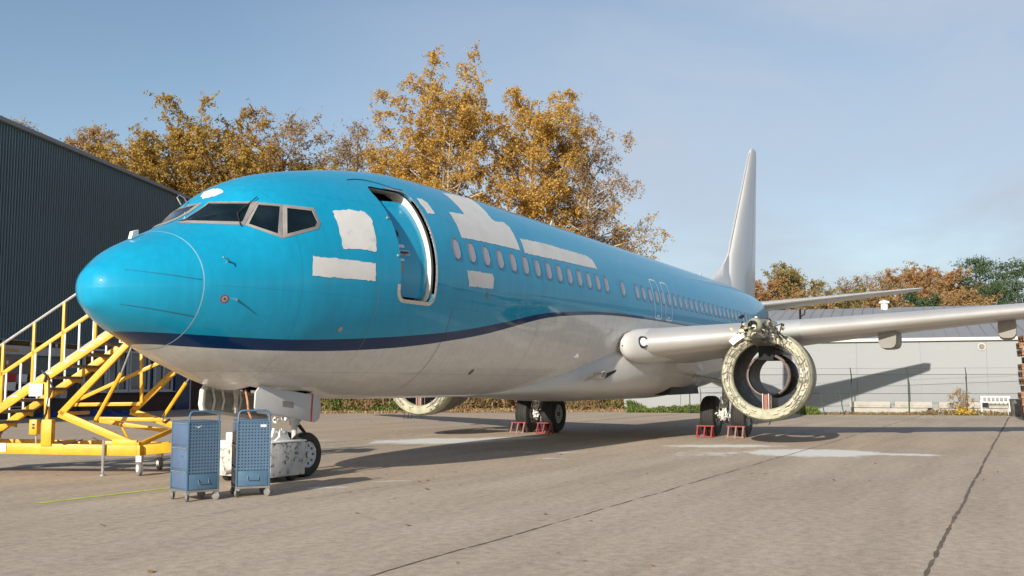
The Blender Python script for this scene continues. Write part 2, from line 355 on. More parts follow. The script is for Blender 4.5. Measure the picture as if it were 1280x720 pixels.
def copy_tree(o, parent=None):
    c = o.copy(); COL.objects.link(c); c.parent = parent
    for ch in list(o.children): copy_tree(ch, c)
    return c
def rrect(w_, h_, r, n=5):
    P = []
    for cx, cy, a in ((w_/2-r, h_/2-r, 0), (-w_/2+r, h_/2-r, 90), (-w_/2+r, -h_/2+r, 180), (w_/2-r, -h_/2+r, 270)):
        P += [(cx+r*math.cos(R(a+90*i/n)), cy+r*math.sin(R(a+90*i/n))) for i in range(n+1)]
    return P

# ------------------------------------------------------------------ ground
rnd = random.Random(4)
g = MB(); g.add([(-900, -900, 0), (1500, -900, 0), (1500, 900, 0), (-900, 900, 0)], [(0, 1, 2, 3)])
ground = g.build('ground', 'apron'); tag(ground, 'weathered beige concrete apron with seams and pale stains', 'ground', kind='structure')
def seam(y, x0, x1, w0, w1, seed, wob=.035, gap=.12):
    q = random.Random(seed); m = MB(); x = x0; off = 0; pts = []
    while x < x1:
        step = .10+.25*max(0, x)/30; off = .93*off+q.gauss(0, wob*.4)
        width = q.uniform(w0, w1)*(.12 if q.random() < gap else 1)*(1+.02*max(0, x))
        pts.append((x, y+off, width)); x += step*q.uniform(.6, 1.4)
    V = []; F = []
    for i, (a, b_, c) in enumerate(pts):
        V += [(a, b_-c/2-q.uniform(0, c*.3), .004), (a, b_+c/2+q.uniform(0, c*.3), .004)]
        if i: F.append((2*i-2, 2*i, 2*i+1, 2*i-1))
    m.add(V, F); return m.build('joint_seam', 'seam', ground)
seam(-5.93, -14, 44, .008, .022, 1, .012, .25)
seam(-9.62, -14, 43, .018, .036, 2, .008, .10)
seam(-2.2, -14, 3.5, .004, .010, 3, .012, .35)
seam(5.2, 0, 40, .015, .035, 7)
def cross(x, y0, y1, seed, wd):
    q = random.Random(seed); m = MB(); V = []; F = []; y = y0; off = 0; i = 0
    while y < y1:
        off = .9*off+q.gauss(0, .03); c = q.uniform(.3, 1)*wd
        V += [(x+off-c/2, y, .004), (x+off+c/2, y, .004)]
        if i: F.append((2*i-2, 2*i-1, 2*i+1, 2*i))
        i += 1; y += q.uniform(.12, .3)
    m.add(V, F); m.build('joint_seam', 'seam', ground)
cross(27.5, -30, 3, 11, .05); cross(37.5, -30, 3, 12, .06)
m = MB(); V = []; F = []; q = random.Random(9)
for i in range(25):
    t = i/24; x, y = -.05+t*2.1, .40-.06*t+q.uniform(-.006, .006); hw = .046+q.uniform(-.008, .008)
    V += [(x, y-hw, .004), (x, y+hw, .004)]
    if i: F.append((2*i-2, 2*i, 2*i+1, 2*i-1))
m.add(V, F); m.build('painted_line', 'line_green', ground)
# fallen leaves blown over the concrete
m = MB(); q = random.Random(21)
for i in range(420):
    if i < 110: x, y = q.uniform(-5, 14), q.uniform(-10, 4)
    else: x, y = q.uniform(22, 46), q.uniform(-8, 24)
    s_ = q.uniform(.02, .045); a = q.uniform(0, 6.3); tl = q.uniform(.0, .5)*s_
    c, d = math.cos(a)*s_, math.sin(a)*s_
    m.add([(x-c, y-d, .006), (x+d*.6, y-c*.6, .008+tl), (x+c, y+d, .006+tl), (x-d*.6, y+c*.6, .008)], [(0, 1, 2, 3)])
o = m.build('fallen_leaves', 'leaf_fallen'); tag(o, 'dry fallen leaves strewn over the concrete', 'leaves', kind='stuff')

# ------------------------------------------------------------------ airliner: body shape
def pchip(xs, ys):
    n = len(xs); h = [xs[i+1]-xs[i] for i in range(n-1)]; d = [(ys[i+1]-ys[i])/h[i] for i in range(n-1)]; mm = [0]*n
    mm[0] = d[0]; mm[-1] = d[-1]
    for i in range(1, n-1):
        if d[i-1]*d[i] > 0:
            w1 = 2*h[i]+h[i-1]; w2 = h[i]+2*h[i-1]; mm[i] = (w1+w2)/(w1/d[i-1]+w2/d[i])
    def f(x):
        if x <= xs[0]: return ys[0]
        if x >= xs[-1]: return ys[-1]
        i = bisect_right(xs, x)-1; t = (x-xs[i])/h[i]
        return (2*t**3-3*t*t+1)*ys[i]+(t**3-2*t*t+t)*h[i]*mm[i]+(-2*t**3+3*t*t)*ys[i+1]+(t**3-t*t)*h[i]*mm[i+1]
    return f
KX = [0, .06, .2, .5, 1.0, 1.6, 2.0, 2.4, 2.8, 3.3, 4.0, 5.0, 6.2]
KX = [k+.181*(1-k/6.2) for k in KX]+[9, 12, 23, 25.5, 28, 30.5, 32.5, 34, 35.4, 36.4]
ZT = [2.656, 2.871, 2.986, 3.203, 3.438, 3.713, 3.956, 4.30, 4.505, 4.668, 4.832, 5.02, 5.167, 5.235, 5.25, 5.25, 5.25, 5.24, 5.20, 5.12, 5.02, 4.88, 4.72]
ZB = [2.656, 2.432, 2.316, 2.138, 1.931, 1.683, 1.548, 1.424, 1.335, 1.305, 1.285, 1.212, 1.19, 1.19, 1.19, 1.19, 1.32, 1.80, 2.50, 3.10, 3.55, 3.95, 4.25]
HW = [0, .22, .40, .64, .92, 1.17, 1.31, 1.43, 1.53, 1.62, 1.74, 1.84, 1.88, 1.88, 1.88, 1.88, 1.86, 1.76, 1.52, 1.22, .90, .55, .24]
ZM = [2.656, 2.656, 2.666, 2.686, 2.727, 2.788, 2.839, 2.89, 2.951, 3.033, 3.135, 3.236, 3.30, 3.36, 3.37, 3.37, 3.40, 3.55, 3.80, 4.08, 4.27, 4.41, 4.49]
_s = [math.sqrt(max(0, k-KX[0])) for k in KX]
_f = [pchip(_s, a) for a in (ZT, ZB, HW, ZM)]
def prof(x):
    s = math.sqrt(max(0, x-KX[0])); return [f(s) for f in _f]
def surf(x, a):
    zt, zb, h, mm = prof(x); c, s = math.cos(a), math.sin(a)
    return Vector((x, h*c, mm+(zt-mm)*s if s > 0 else mm+(mm-zb)*s))
def Fimp(x, y, z):
    zt, zb, h, mm = prof(x); b = (zt-mm) if z > mm else (mm-zb)
    return (y/max(h, 1e-4))**2+((z-mm)/max(b, 1e-4))**2
def snorm(p):
    x, y, z = p; e = .004
    v = Vector(((Fimp(x+e, y, z)-Fimp(x-e, y, z)), (Fimp(x, y+e, z)-Fimp(x, y-e, z)), (Fimp(x, y, z+e)-Fimp(x, y, z-e))))
    return v.normalized() if v.length > 1e-9 else Vector((-1, 0, 0))
def z2a(x, z):
    zt, zb, h, mm = prof(x); b = (zt-mm) if z > mm else (mm-zb)
    return math.pi-math.asin(max(-1, min(1, (z-mm)/b)))
def dens(poly, step):
    out = []
    for i, p in enumerate(poly):
        q_ = poly[(i+1) % len(poly)]; k = max(1, int(math.hypot(p[0]-q_[0], p[1]-q_[1])/step))
        out += [(p[0]+(q_[0]-p[0])*j/k, p[1]+(q_[1]-p[1])*j/k) for j in range(k)]
    return out
def onskin(x, a, off, side=-1):
    p = surf(x, a); p = p+snorm(p)*off
    return Vector((p.x, p.y if side < 0 else -p.y, p.z))
KA = 1.88
def conf(poly, off=.004, cell=.14, xz=True, side=-1, step=.08, jag=0, seed=1):
    """a sheet lying on the skin; poly in (x,z) of the port side or (x, degrees round the section)"""
    q_ = random.Random(seed)
    if xz:
        P = dens(poly, step)
        if jag: P = [(x+q_.gauss(0, jag), z+q_.gauss(0, jag)) for x, z in P]
        P = [(x, z2a(x, z)*KA) for x, z in P]
    else:
        P = dens([(x, R(a)*KA) for x, a in poly], step)
        if jag: P = [(x+q_.gauss(0, jag), z+q_.gauss(0, jag)) for x, z in P]
    b = bmesh.new(); b.faces.new([b.verts.new((x, a, 0)) for x, a in P])
    for ax in (0, 1):
        lo = min(p[ax] for p in P); hi = max(p[ax] for p in P); k = int((hi-lo)/cell)
        for i in range(1, k+1):
            co = [0, 0, 0]; no = [0, 0, 0]; co[ax] = lo+(hi-lo)*i/(k+1); no[ax] = 1
            bmesh.ops.bisect_plane(b, geom=b.verts[:]+b.edges[:]+b.faces[:], plane_co=co, plane_no=no)
    mb = MB(); b.verts.index_update()
    V = []
    for v in b.verts:
        o_ = off(v.co.x, v.co.y/KA) if callable(off) else off
        V.append(onskin(v.co.x, v.co.y/KA, o_, side))
    mb.add(V, [tuple(v.index for v in f.verts) for f in b.faces]); b.free()
    return mb
def ring(po, pi, oo, oi, xz=True, side=-1, thick=None):
    """a band on the skin between two outlines with equal point counts"""
    n = len(po); A = [(x, z2a(x, z)) if xz else (x, R(z)) for x, z in po]; B = [(x, z2a(x, z)) if xz else (x, R(z)) for x, z in pi]
    mb = MB(); V = [onskin(x, a, oo, side) for x, a in A]+[onskin(x, a, oi, side) for x, a in B]; F = [(i, (i+1) % n, (i+1) % n+n, i+n) for i in range(n)]
    if thick is not None:
        V += [onskin(x, a, thick, side) for x, a in B]; F += [(i+n, (i+1) % n+n, (i+1) % n+2*n, i+2*n) for i in range(n)]
    mb.add(V, F); return mb
def flat_normals(me):
    me.shade_smooth()
    ns = [snorm(v.co) if .5 < v.co.x < 36.3 else v.normal for v in me.vertices]
    me.normals_split_custom_set_from_vertices([tuple(t) for t in ns])

AIR = thing('airliner', (0, 0, 0), 'sky blue and grey jet airliner without engines, patched with white primer squares', 'airplane')

def make_fuselage():
    xs = [KX[0]+.0004+6.0*(i/56)**2 for i in range(57)]; x = xs[-1]
    while x < 36.2: x += .3; xs.append(min(x, 36.4))
    n = 112; mb = MB(); V = []; F = []
    V.append((KX[0], 0, ZT[0]))
    for x in xs: V += [surf(x, 2*math.pi*(j+.5)/n) for j in range(n)]
    F += [(0, 1+(j+1) % n, 1+j) for j in range(n)]
    for i in range(len(xs)-1): F += [(1+i*n+j, 1+i*n+(j+1) % n, 1+(i+1)*n+(j+1) % n, 1+(i+1)*n+j) for j in range(n)]
    F.append(tuple(range(1+(len(xs)-1)*n, 1+len(xs)*n)))
    mb.add(V, F); o = mb.build('fuselage', 'livery')
    cut = MB(); cut.prism([(5.03+x, 3.68+z) for x, z in rrect(.94, 1.84, .14, 6)], -3.2, -.75, 'y')
    cut.prism([(2.78, 1.9), (2.78, .6), (4.24, .6), (4.24, 1.9)], -.40, .40, 'y')
    c = cut.build('cutter', 'black')
    md = o.modifiers.new('b', 'BOOLEAN'); md.operation = 'DIFFERENCE'; md.object = c; md.solver = 'EXACT'
    dg = bpy.context.evaluated_depsgraph_get(); me = bpy.data.meshes.new_from_object(o.evaluated_get(dg))
    bpy.data.objects.remove(c); o.modifiers.clear(); old = o.data; o.data = me; bpy.data.meshes.remove(old)
    b = bmesh.new(); b.from_mesh(me)
    kill = [f for f in b.faces if f.calc_center_median().x < 7 and (lambda p: Fimp(p.x, p.y, p.z) < .975)(f.calc_center_median()) and f.calc_center_median().x > .5]
    bmesh.ops.delete(b, geom=kill, context='FACES'); b.to_mesh(me); b.free()
    me.materials.clear(); me.materials.append(MATS['livery'])
    flat_normals(me); me.name = 'fuselage'; o.parent = AIR; return o
FUS = make_fuselage()

def skin(mb, name, m, parent=AIR): return mb.build(name, m, parent, smooth=True, ang=50)
# radome joint and lightning strips, skin seams
def band(x, wd, a0=0, a1=360, off=.0015, n=96):
    mb = MB(); A = [R(a0+(a1-a0)*i/n) for i in range(n+1)]
    V = [onskin(x-wd/2, a, off) for a in A]+[onskin(x+wd/2, a, off) for a in A]
    mb.add(V, [(i, i+1, i+n+2, i+n+1) for i in range(n)]); return mb
mat('seal_pale', (.22, .42, .52), .5, var=.1); mat('skin_line', (.02, .12, .2), .5, var=.1); mat('skin_line_grey', (.30, .29, .28), .5, var=.1)
skin(band(1.225, .014), 'radome_joint', 'seal_pale')
for (x0, z0, x1, z1) in [(.43, 2.86, 1.2, 2.78), (.42, 2.43, 1.21, 2.31)]:
    skin(conf([(x0, z0-.003), (x1, z1-.006), (x1, z1+.006), (x0, z0+.003)], .003), 'lightning_strip', 'skin_line')
skin(band(6.15, .012, 196, 250), 'hazard_line', 'red_line')
skin(band(9.6, .006, 110, 250), 'skin_joint', 'skin_line'); skin(band(13.9, .006, 110, 180), 'skin_joint', 'skin_line'); skin(band(4.1, .006, 186, 230), 'skin_joint', 'skin_line_grey')
# white primer patches
for i, (poly, xz) in enumerate([
    ([(3.41, 3.99), (3.8, 4.06), (4.04, 4.06), (4.12, 3.97), (4.02, 3.42), (3.72, 3.44), (3.37, 3.40), (3.35, 3.47)], True),
    ([(2.78, 3.235), (3.97, 3.25), (3.98, 2.98), (2.76, 2.955)], True),
    ([(5.68, 4.55), (5.84, 4.57), (5.94, 4.51), (5.93, 4.30), (5.70, 4.27)], True),
    ([(7.13, 121.9), (8.05, 116.4), (8.50, 115.6), (8.33, 127.2), (8.24, 139.5), (8.32, 141), (8.75, 139.5), (8.86, 143), (8.80, 159.6), (6.52, 159.5), (6.51, 143.2), (7.09, 142.1)], False),
    ([(9.04, 4.28), (10.03, 4.33), (12.5, 4.33), (12.72, 4.27), (12.8, 4.06), (9.53, 3.99), (8.99, 3.99)], True),
    ([(6.51, 3.40), (7.42, 3.41), (7.50, 3.37), (7.47, 3.15), (6.58, 3.12)], True),
    ([(2.36, 80), (2.47, 78), (2.50, 84), (2.45, 92), (2.38, 97), (2.31, 93), (2.29, 85)], False)]):
    skin(conf(poly, .004, .16, xz, step=.05, jag=.006, seed=i), 'primer_patch', 'white_prime')
def dens2(A, B, step=.08):
    oa, ob = [], []
    for i in range(len(A)):
        a, a2 = A[i], A[(i+1) % len(A)]; b_, b2 = B[i], B[(i+1) % len(B)]; k = max(1, int(math.hypot(a[0]-a2[0], a[1]-a2[1])/step))
        for j in range(k): oa.append(tuple(a[t]+(a2[t]-a[t])*j/k for t in (0, 1))); ob.append(tuple(b_[t]+(b2[t]-b_[t])*j/k for t in (0, 1)))
    return oa, ob
# cockpit windows, both sides
def shrink(P, k):
    cx = sum(p[0] for p in P)/len(P); cy = sum(p[1] for p in P)/len(P)
    return [(cx+(p[0]-cx)*k, cy+(p[1]-cy)*k) for p in P]
CW = [([(1.576, 95.6), (1.787, 93), (1.973, 92.5), (2.13, 92.5), (2.215, 92.5), (2.212, 98), (2.246, 107.5), (2.318, 116.3), (2.425, 123.7), (2.33, 125.6), (2.238, 127.4), (2.143, 129.7), (2.04, 132.8), (1.881, 125.9), (1.74, 118.1), (1.626, 108.7)],
       [(1.64, 98), (1.801, 95.5), (1.945, 95), (2.072, 95), (2.168, 95), (2.167, 98.8), (2.2, 107.2), (2.258, 114.8), (2.336, 121.5), (2.269, 123.3), (2.2, 125.2), (2.128, 127.5), (2.051, 130.2), (1.913, 123.8), (1.79, 116.6), (1.69, 108.0)]),
      ([(2.046, 133.0), (2.146, 130.0), (2.239, 127.7), (2.328, 125.8), (2.42, 124.0), (2.469, 126.9), (2.527, 129.4), (2.592, 131.6), (2.663, 133.6), (2.572, 139.0), (2.498, 144.2), (2.437, 149.2), (2.387, 154.2), (2.284, 149.6), (2.194, 144.3), (2.114, 138.8)],
       [(2.094, 134.2), (2.172, 131.6), (2.245, 129.6), (2.316, 127.8), (2.389, 126.0), (2.432, 128.6), (2.482, 130.8), (2.538, 132.7), (2.598, 134.5), (2.521, 138.7), (2.455, 142.7), (2.397, 146.6), (2.347, 150.5), (2.273, 146.8), (2.207, 142.8), (2.148, 138.6)]),
      ([(2.39, 154.3), (2.44, 149.3), (2.501, 144.2), (2.575, 139.0), (2.666, 133.65), (2.767, 135.9), (2.872, 137.8), (2.987, 139.5), (3.109, 141.0), (3.098, 143.6), (3.091, 146.2), (3.088, 148.6), (3.088, 151.0), (3.066, 151.8), (3.044, 152.7), (3.022, 153.5), (3.001, 154.2), (2.835, 154.6), (2.68, 154.8), (2.532, 154.8)],
       [(2.47, 152.9), (2.511, 149.1), (2.558, 145.2), (2.613, 141.3), (2.677, 137.2), (2.759, 138.9), (2.845, 140.5), (2.937, 141.8), (3.034, 143.1), (3.028, 144.9), (3.025, 146.7), (3.023, 148.4), (3.024, 150.2), (3.005, 150.8), (2.987, 151.5), (2.97, 152.1), (2.953, 152.7), (2.823, 153.0), (2.7, 153.1), (2.583, 153.1)])]
for side in (-1, 1):
    for po, pi in CW:
        fr = skin(conf(po, .005, .10, False, side, .06), 'cockpit_window', 'frame_beige')
        lip = ring(dens(po, 99) if False else po, pi, .005, .020, False, side, .010); skin(lip, 'frame_lip', 'frame_beige', fr)
        skin(conf(pi, .011, .10, False, side, .06), 'pane', 'cockpit_glass', fr)
# wiper
wp = MB(); wp.tube([onskin(1.98, R(133), .03), onskin(2.10, R(122), .045), onskin(2.46, R(121), .03)], .008, 6); wp.build('wiper', 'dark_metal', AIR)
wp = MB(); wp.tube([onskin(1.60, R(96), .03), onskin(1.68, R(104), .04), onskin(1.95, R(112), .03)], .007, 6); wp.build('wiper', 'dark_metal', AIR)
# cabin windows
WZ = 3.73
def win_parts(x, cx):
    P = [(x+a, WZ+b_) for a, b_ in rrect(.23, .35, .108, 5)]; Q = [(x+a, WZ+b_) for a, b_ in rrect(.30, .42, .14, 5)]
    fr = ring(Q, P, .0015, .013, thick=.003); pn = conf(P, .005, .2, step=.5)
    for mb in (fr, pn): mb.v = [(v[0]-cx, v[1], v[2]) for v in mb.v]
    return fr.mesh('window'), pn.mesh('pane')
shared = win_parts(12.0, 12.0)
wx = [6.2+.531*i for i in range(14)]+[14.18, 15.18]+[15.66+.508*i for i in range(27)]
for x in wx:
    if 9 <= x <= 23.5: a, b_ = shared
    else: a, b_ = win_parts(x, x)
    fr = link(a, 'window', 'window_lip', AIR, True, 60); fr.location = (x, 0, 0); link(b_, 'pane', 'window_cover', fr, True, 60)
# overwing exits: outlines
mat('exit_line', (.62, .70, .75), .5, var=.1)
for x in (16.72, 17.60):
    P = [(x+a, 3.66+b_) for a, b_ in rrect(.58, 1.06, .12, 5)]; Q = [(x+a, 3.66+b_) for a, b_ in rrect(.50, .98, .10, 5)]
    P, Q = dens2(P, Q, .07); ex = skin(ring(P, Q, .004, .004), 'overwing_exit', 'exit_line')
    skin(conf([(x-.1, 3.20), (x+.1, 3.20), (x+.1, 3.24), (x-.1, 3.24)], .006), 'exit_handle', 'exit_line', ex)
# small fittings on the skin
def disc(x, z, r, off, m, name, parent=AIR, sx=1):
    return skin(conf([(x+r*sx*math.cos(t*math.pi/8), z+r*math.sin(t*math.pi/8)) for t in range(16)], off, .3, step=1), name, m, parent)
mat('maroon', (.20, .05, .09), .5, var=.1); mat('lens_dirty', (.15, .14, .12), .3, var=.4, scale=30)
st = disc(1.5, 2.55, .055, .003, 'maroon', 'static_port'); disc(1.5, 2.55, .040, .005, 'pink_metal', 'port_plate', st); disc(1.5, 2.55, .014, .007, 'dark_metal', 'port_hole', st)
for (x, z, d) in [(1.56, 3.05, .14), (1.66, 2.55, .06)]:
    pb = MB(); p = onskin(x, z2a(x, z), 0); nn = snorm(p); pb.tube([p, p+nn*.06+Vector((-.02, 0, 0)), p+nn*.09+Vector((-d, 0, 0))], [.018, .013, .006], 7); pb.build('probe', 'dull_metal', AIR, True)
disc(3.48, 2.24, .04, .004, 'dull_metal', 'fitting'); disc(7.28, 3.02, .06, .004, 'lens_dirty', 'vent', sx=.8); disc(7.92, 1.67, .05, .004, 'lens_dirty', 'drain', sx=1.3)
skin(conf([(5.6, 3.35), (5.9, 3.35), (5.9, 3.352), (5.6, 3.352)], .003), 'skin_joint', 'skin_line')
# crown antennas and tail antenna
for x, h in ((27.0, .22), (14, .25)):
    a = MB(); z = prof(x)[0]; a.prism([(x, z-.02), (x+.22, z-.02), (x+.24, z+h), (x+.15, z+h)], -.012, .012); a.build('blade_antenna', 'fin_white', AIR)
a = MB(); a.prism([(.90, 3.34), (1.02, 3.40), (1.02, 3.47), (.93, 3.44)], .02, .08); a.build('lifting_lug', 'white_paint', AIR)
a = MB(); a.tube([(2.16, .42, 4.02), (2.12, .46, 4.12), (2.18, .48, 4.17), (2.26, .46, 4.14), (2.30, .44, 4.06)], .012, 8); a.build('grab_loop', 'dull_metal', AIR, True)

# ---- forward door: opening, jamb, frame, recessed panel
DX, DZ = 5.03, 3.68
def dpoly(w_, h_, r): return [(DX+a, DZ+b_) for a, b_ in rrect(w_, h_, r, 6)]
def opoly(w_, h_, r): return dens(dpoly(w_, h_, r), .06)
P0 = dpoly(.94, 1.84, .14); P1 = dpoly(1.06, 1.96, .2)
po, pi = dens2(P1, P0); fr = ring(po, pi, .002, .012)
# the bright scuff frame shows along the aft edge, top and sill
keep = []
for f in fr.f:
    c = sum((Vector(fr.v[i]) for i in f), Vector())/len(f)
    if c.x > 5.0 or c.z < 2.95 : keep.append(f)
fr.f = keep; DF = skin(fr, 'door_frame', 'silver')
def jamb(i0, i1, name, m, aft=False):
    A, _ = dens2(P0, P0); V = []; n = len(A)
    for off in (i0, i1):
        for x, z in A:
            a = z2a(x, z); p = surf(x, a); V.append(p+Vector((0, -off, 0)))
    mb = MB(); mb.add(V, [(i, (i+1) % n, (i+1) % n+n, i+n) for i in range(n) if not aft or A[i][0] > 5.0]); return skin(mb, name, m, DF)
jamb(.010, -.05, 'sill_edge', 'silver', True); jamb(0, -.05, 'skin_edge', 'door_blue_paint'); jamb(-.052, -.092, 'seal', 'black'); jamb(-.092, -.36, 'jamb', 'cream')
def doff(x, a): t = (x-4.56)/.94; return -(.25-.09*t)
DOOR = skin(conf(dpoly(.90, 1.80, .13), doff, .10), 'passenger_door', 'door_blue_paint')
def dd(x, z, r, name, m, sx=1, e=.006): return skin(conf([(x+r*sx*math.cos(t*math.pi/8), z+r*math.sin(t*math.pi/8)) for t in range(16)], lambda X, a: doff(X, a)+e, .3, step=1), name, m, DOOR)
def dr(x0, x1, z0, z1, name, m, e=.006): return skin(conf([(x0, z0), (x1, z0), (x1, z1), (x0, z1)], lambda X, a: doff(X, a)+e, .3), name, m, DOOR)
dd(4.86, 3.93, .085, 'viewing_window', 'lens_dirty', .85); dd(4.86, 3.93, .06, 'window_glass', 'cockpit_glass', .85, .010)
dr(4.80, 5.07, 3.52, 3.62, 'handle_recess', 'steel'); dr(4.82, 5.02, 3.55, 3.585, 'handle', 'dark_metal', .03)
dr(4.82, 4.97, 3.66, 3.72, 'placard', 'white_prime'); dr(4.80, 4.92, 3.41, 3.46, 'placard', 'white_prime'); dr(4.80, 4.90, 3.20, 3.37, 'placard', 'frame_beige')
dr(4.68, 4.84, 4.09, 4.14, 'placard', 'white_prime')
bk = MB(); bk.box((5.03, -.80, 3.62), (1.0, .02, 1.9)); bk.build('dark_backing', 'black', DF)  # black panel added behind the door to keep the hollow cabin dark
for z in (4.02, 3.42):
    h = MB(); p = onskin(4.50, z2a(4.50, z), .01); h.tube([p, p+Vector((.05, .03, .01)), p+Vector((.14, .16, 0))], .014, 6); h.box(p, (.05, .02, .025)); h.build('hinge_arm', 'dull_metal', DF)
gt = MB(); gt.tube([onskin(x_, z2a(x_, 4.66+.07*math.sin(math.pi*min(1, (x_-4.35)/.9))), .006) for x_ in [4.35+.06*k_ for k_ in range(20)]], .007, 5); gt.build('rain_gutter', 'skin_line', AIR)

# ------------------------------------------------------------------ wings, tail, fairings
def foil(t, n=15, camber=.015):
    up, lo = [], []
    for i in range(n+1):
        x = (1-math.cos(math.pi*i/n))/2; y = 5*t*(.2969*math.sqrt(x)-.126*x-.3516*x*x+.2843*x**3-.1036*x**4); c = camber*math.sin(math.pi*min(1, x**.8))
        up.append((x, c+y)); lo.append((x, c-y))
    return up[::-1]+lo[1:-1]
def loft(secs, part=None, puff=0):
    """secs: (le point, chord, thickness, incidence) ; part = chordwise range kept"""
    mb = MB(); V = []; n = None
    for le, ch, t, inc in secs:
        P = foil(t)
        if part:
            P = [p for p in P if part[0] <= p[0] <= part[1]]
        n = len(P)
        for x, z in P:
            zz = z*(1+puff)+ (puff*.0); xx = x-(puff*.06 if part and part[0] == 0 else 0)
            V.append((le[0]+ch*(xx*math.cos(inc)+zz*math.sin(inc)), le[1], le[2]+ch*(zz*math.cos(inc)-xx*math.sin(inc))))
    k = len(secs); closed = not (part and part[0] == 0)
    F = [(i*n+j, i*n+(j+1) % n, (i+1)*n+(j+1) % n, (i+1)*n+j) for i in range(k-1) for j in range(n if closed else n-1)]
    F += [tuple(range(n)), tuple(range((k-1)*n, k*n))]
    mb.add(V, F); return mb
def wing_secs(s, ys, dz=0):
    out = []
    for y in ys:
        le = 14.5+.5*(y-1.9); z = 2.40+.098*(y-1.9)
        ch = (6.6+(4.6-6.6)*(y-1.9)/3.8) if y < 5.7 else 4.6+(1.35-4.6)*(y-5.7)/(17.16-5.7)
        t = .135-.035*(y-1.9)/15.3
        out.append(((le, s*y, z+dz), ch, t, R(2.0-.2*(y-1.9))))
    return out
for s in (-1, 1):
    W = loft(wing_secs(s, [1.2, 1.9, 3.2, 4.5, 5.7, 8, 11, 14, 16.6, 17.16])).build('wing', 'wing_grey', AIR, True, ang=60)
    loft(wing_secs(s, [5.55, 8, 11, 14, 16.6]), (0, .13), .07).build('slat', 'bare_metal', W, True, ang=60)
    loft(wing_secs(s, [2.1, 3.2, 4.2]), (0, .10), .05).build('leading_edge_flap', 'bare_metal', W, True, ang=60)
    # flap track fairings cut off square at the front
    for y, xf in ((7.35, 17.95), (10.0, 19.55), (13.0, 20.9)):
        b_ = wing_secs(1, [y])[0]; z0 = b_[0][2]-.10; m = MB(); V = []; F = []; n = 14; st_ = [(0, .21, .28), (.5, .22, .31), (1.6, .18, .26), (2.5, .09, .12), (2.9, .02, .03)]
        for dx, hw, hh in st_: V += [(xf+dx, s*y+hw*math.copysign(abs(math.cos(2*math.pi*j/n))**.6, math.cos(2*math.pi*j/n)), z0-.22+hh*math.copysign(abs(math.sin(2*math.pi*j/n))**.6, math.sin(2*math.pi*j/n))) for j in range(n)]
        for i in range(len(st_)-1): F += [(i*n+j, i*n+(j+1) % n, (i+1)*n+(j+1) % n, (i+1)*n+j) for j in range(n)]
        F.append(tuple(range(n))); m.add(V, F); m.build('flap_fairing', 'fairing_grey', W, True)
    # root glove with landing light
    m = MB(); V = []; F = []; n = 20; st_ = [(14.15, .02, .02), (14.19, .10, .16), (14.38, .19, .30), (14.8, .30, .40), (15.5, .44, .45), (16.6, .5, .40)]
    for x, hw, hh in st_: V += [(x, s*(1.84+.16*(x-14.15))+hw*math.cos(2*math.pi*j/n), 2.36+.03*(x-14.2)+hh*math.sin(2*math.pi*j/n)) for j in range(n)]
    for i in range(len(st_)-1): F += [(i*n+j, i*n+(j+1) % n, (i+1)*n+(j+1) % n, (i+1)*n+j) for j in range(n)]
    m.add(V, F); G = m.build('wing_root_glove', 'belly_grey', AIR, True, ang=80)
    m = MB(); m.lathe([(0, .0), (.015, .06), (0, .10), (-.03, .115)], (14.62, s*2.21, 2.46), (-.50, s*.84, .10), 16); m.build('landing_light', 'lamp_lens', G, True)
    m = MB(); m.lathe([(-.01, .10), (.012, .135), (-.05, .15)], (14.62, s*2.21, 2.46), (-.50, s*.84, .10), 20); m.build('light_rim', 'dark_metal', G, True)
    # tailplane
    H = loft([((32.3, s*.35, 4.62), 3.5, .09, 0), ((33.05, s*.95, 4.72), 3.25, .09, 0), ((36.9, s*6.3, 5.44), 1.3, .085, 0), ((37.15, s*6.6, 5.48), .9, .06, 0)]).build('tailplane', 'wing_grey', AIR, True, ang=60)
    loft([((33.05, s*.95, 4.72), 3.25, .09, 0), ((36.9, s*6.3, 5.44), 1.3, .085, 0)], (0, .09), .06).build('leading_edge', 'bare_metal', H, True, ang=60)
def vloft(secs, part=None, puff=0):
    m = MB(); V = []
    for z, le, te, t in secs:
        P = foil(t, 14, 0); P = [p for p in P if not part or part[0] <= p[0] <= part[1]]; n = len(P); ch = te-le
        V += [(le+x*ch, y*ch*(1+puff), z) for x, y in P]
    k = len(secs); F = [(i*n+j, i*n+(j+1) % n, (i+1)*n+(j+1) % n, (i+1)*n+j) for i in range(k-1) for j in range(n)]+[tuple(range(n)), tuple(range((k-1)*n, k*n))]
    m.add(V, F); return m
FIN = vloft([(4.7, 30.4, 35.4, .10), (6.6, 31.15, 35.6, .105), (7.3, 31.7, 35.7, .11), (9.5, 33.42, 36.0, .12), (11.55, 35.0, 36.3, .13), (11.8, 35.35, 36.32, .11)]).build('fin', 'fin_white', AIR, True, ang=60)
vloft([(5.6, 30.8, 35.54, .10), (9.5, 33.42, 36.03, .12), (11.5, 35.0, 36.33, .13)], (.70, 1), .05).build('rudder', 'fin_white', FIN, True, ang=60)
m = MB(); m.prism([(7.3, .0)]*0 or [(31.0, 6.5), (31.55, 7.12), (35.02, 11.5), (34.90, 11.5), (31.42, 7.12)], -.03, .03); m.build('leading_edge', 'bare_metal', FIN)
m = MB(); V = []; F = []
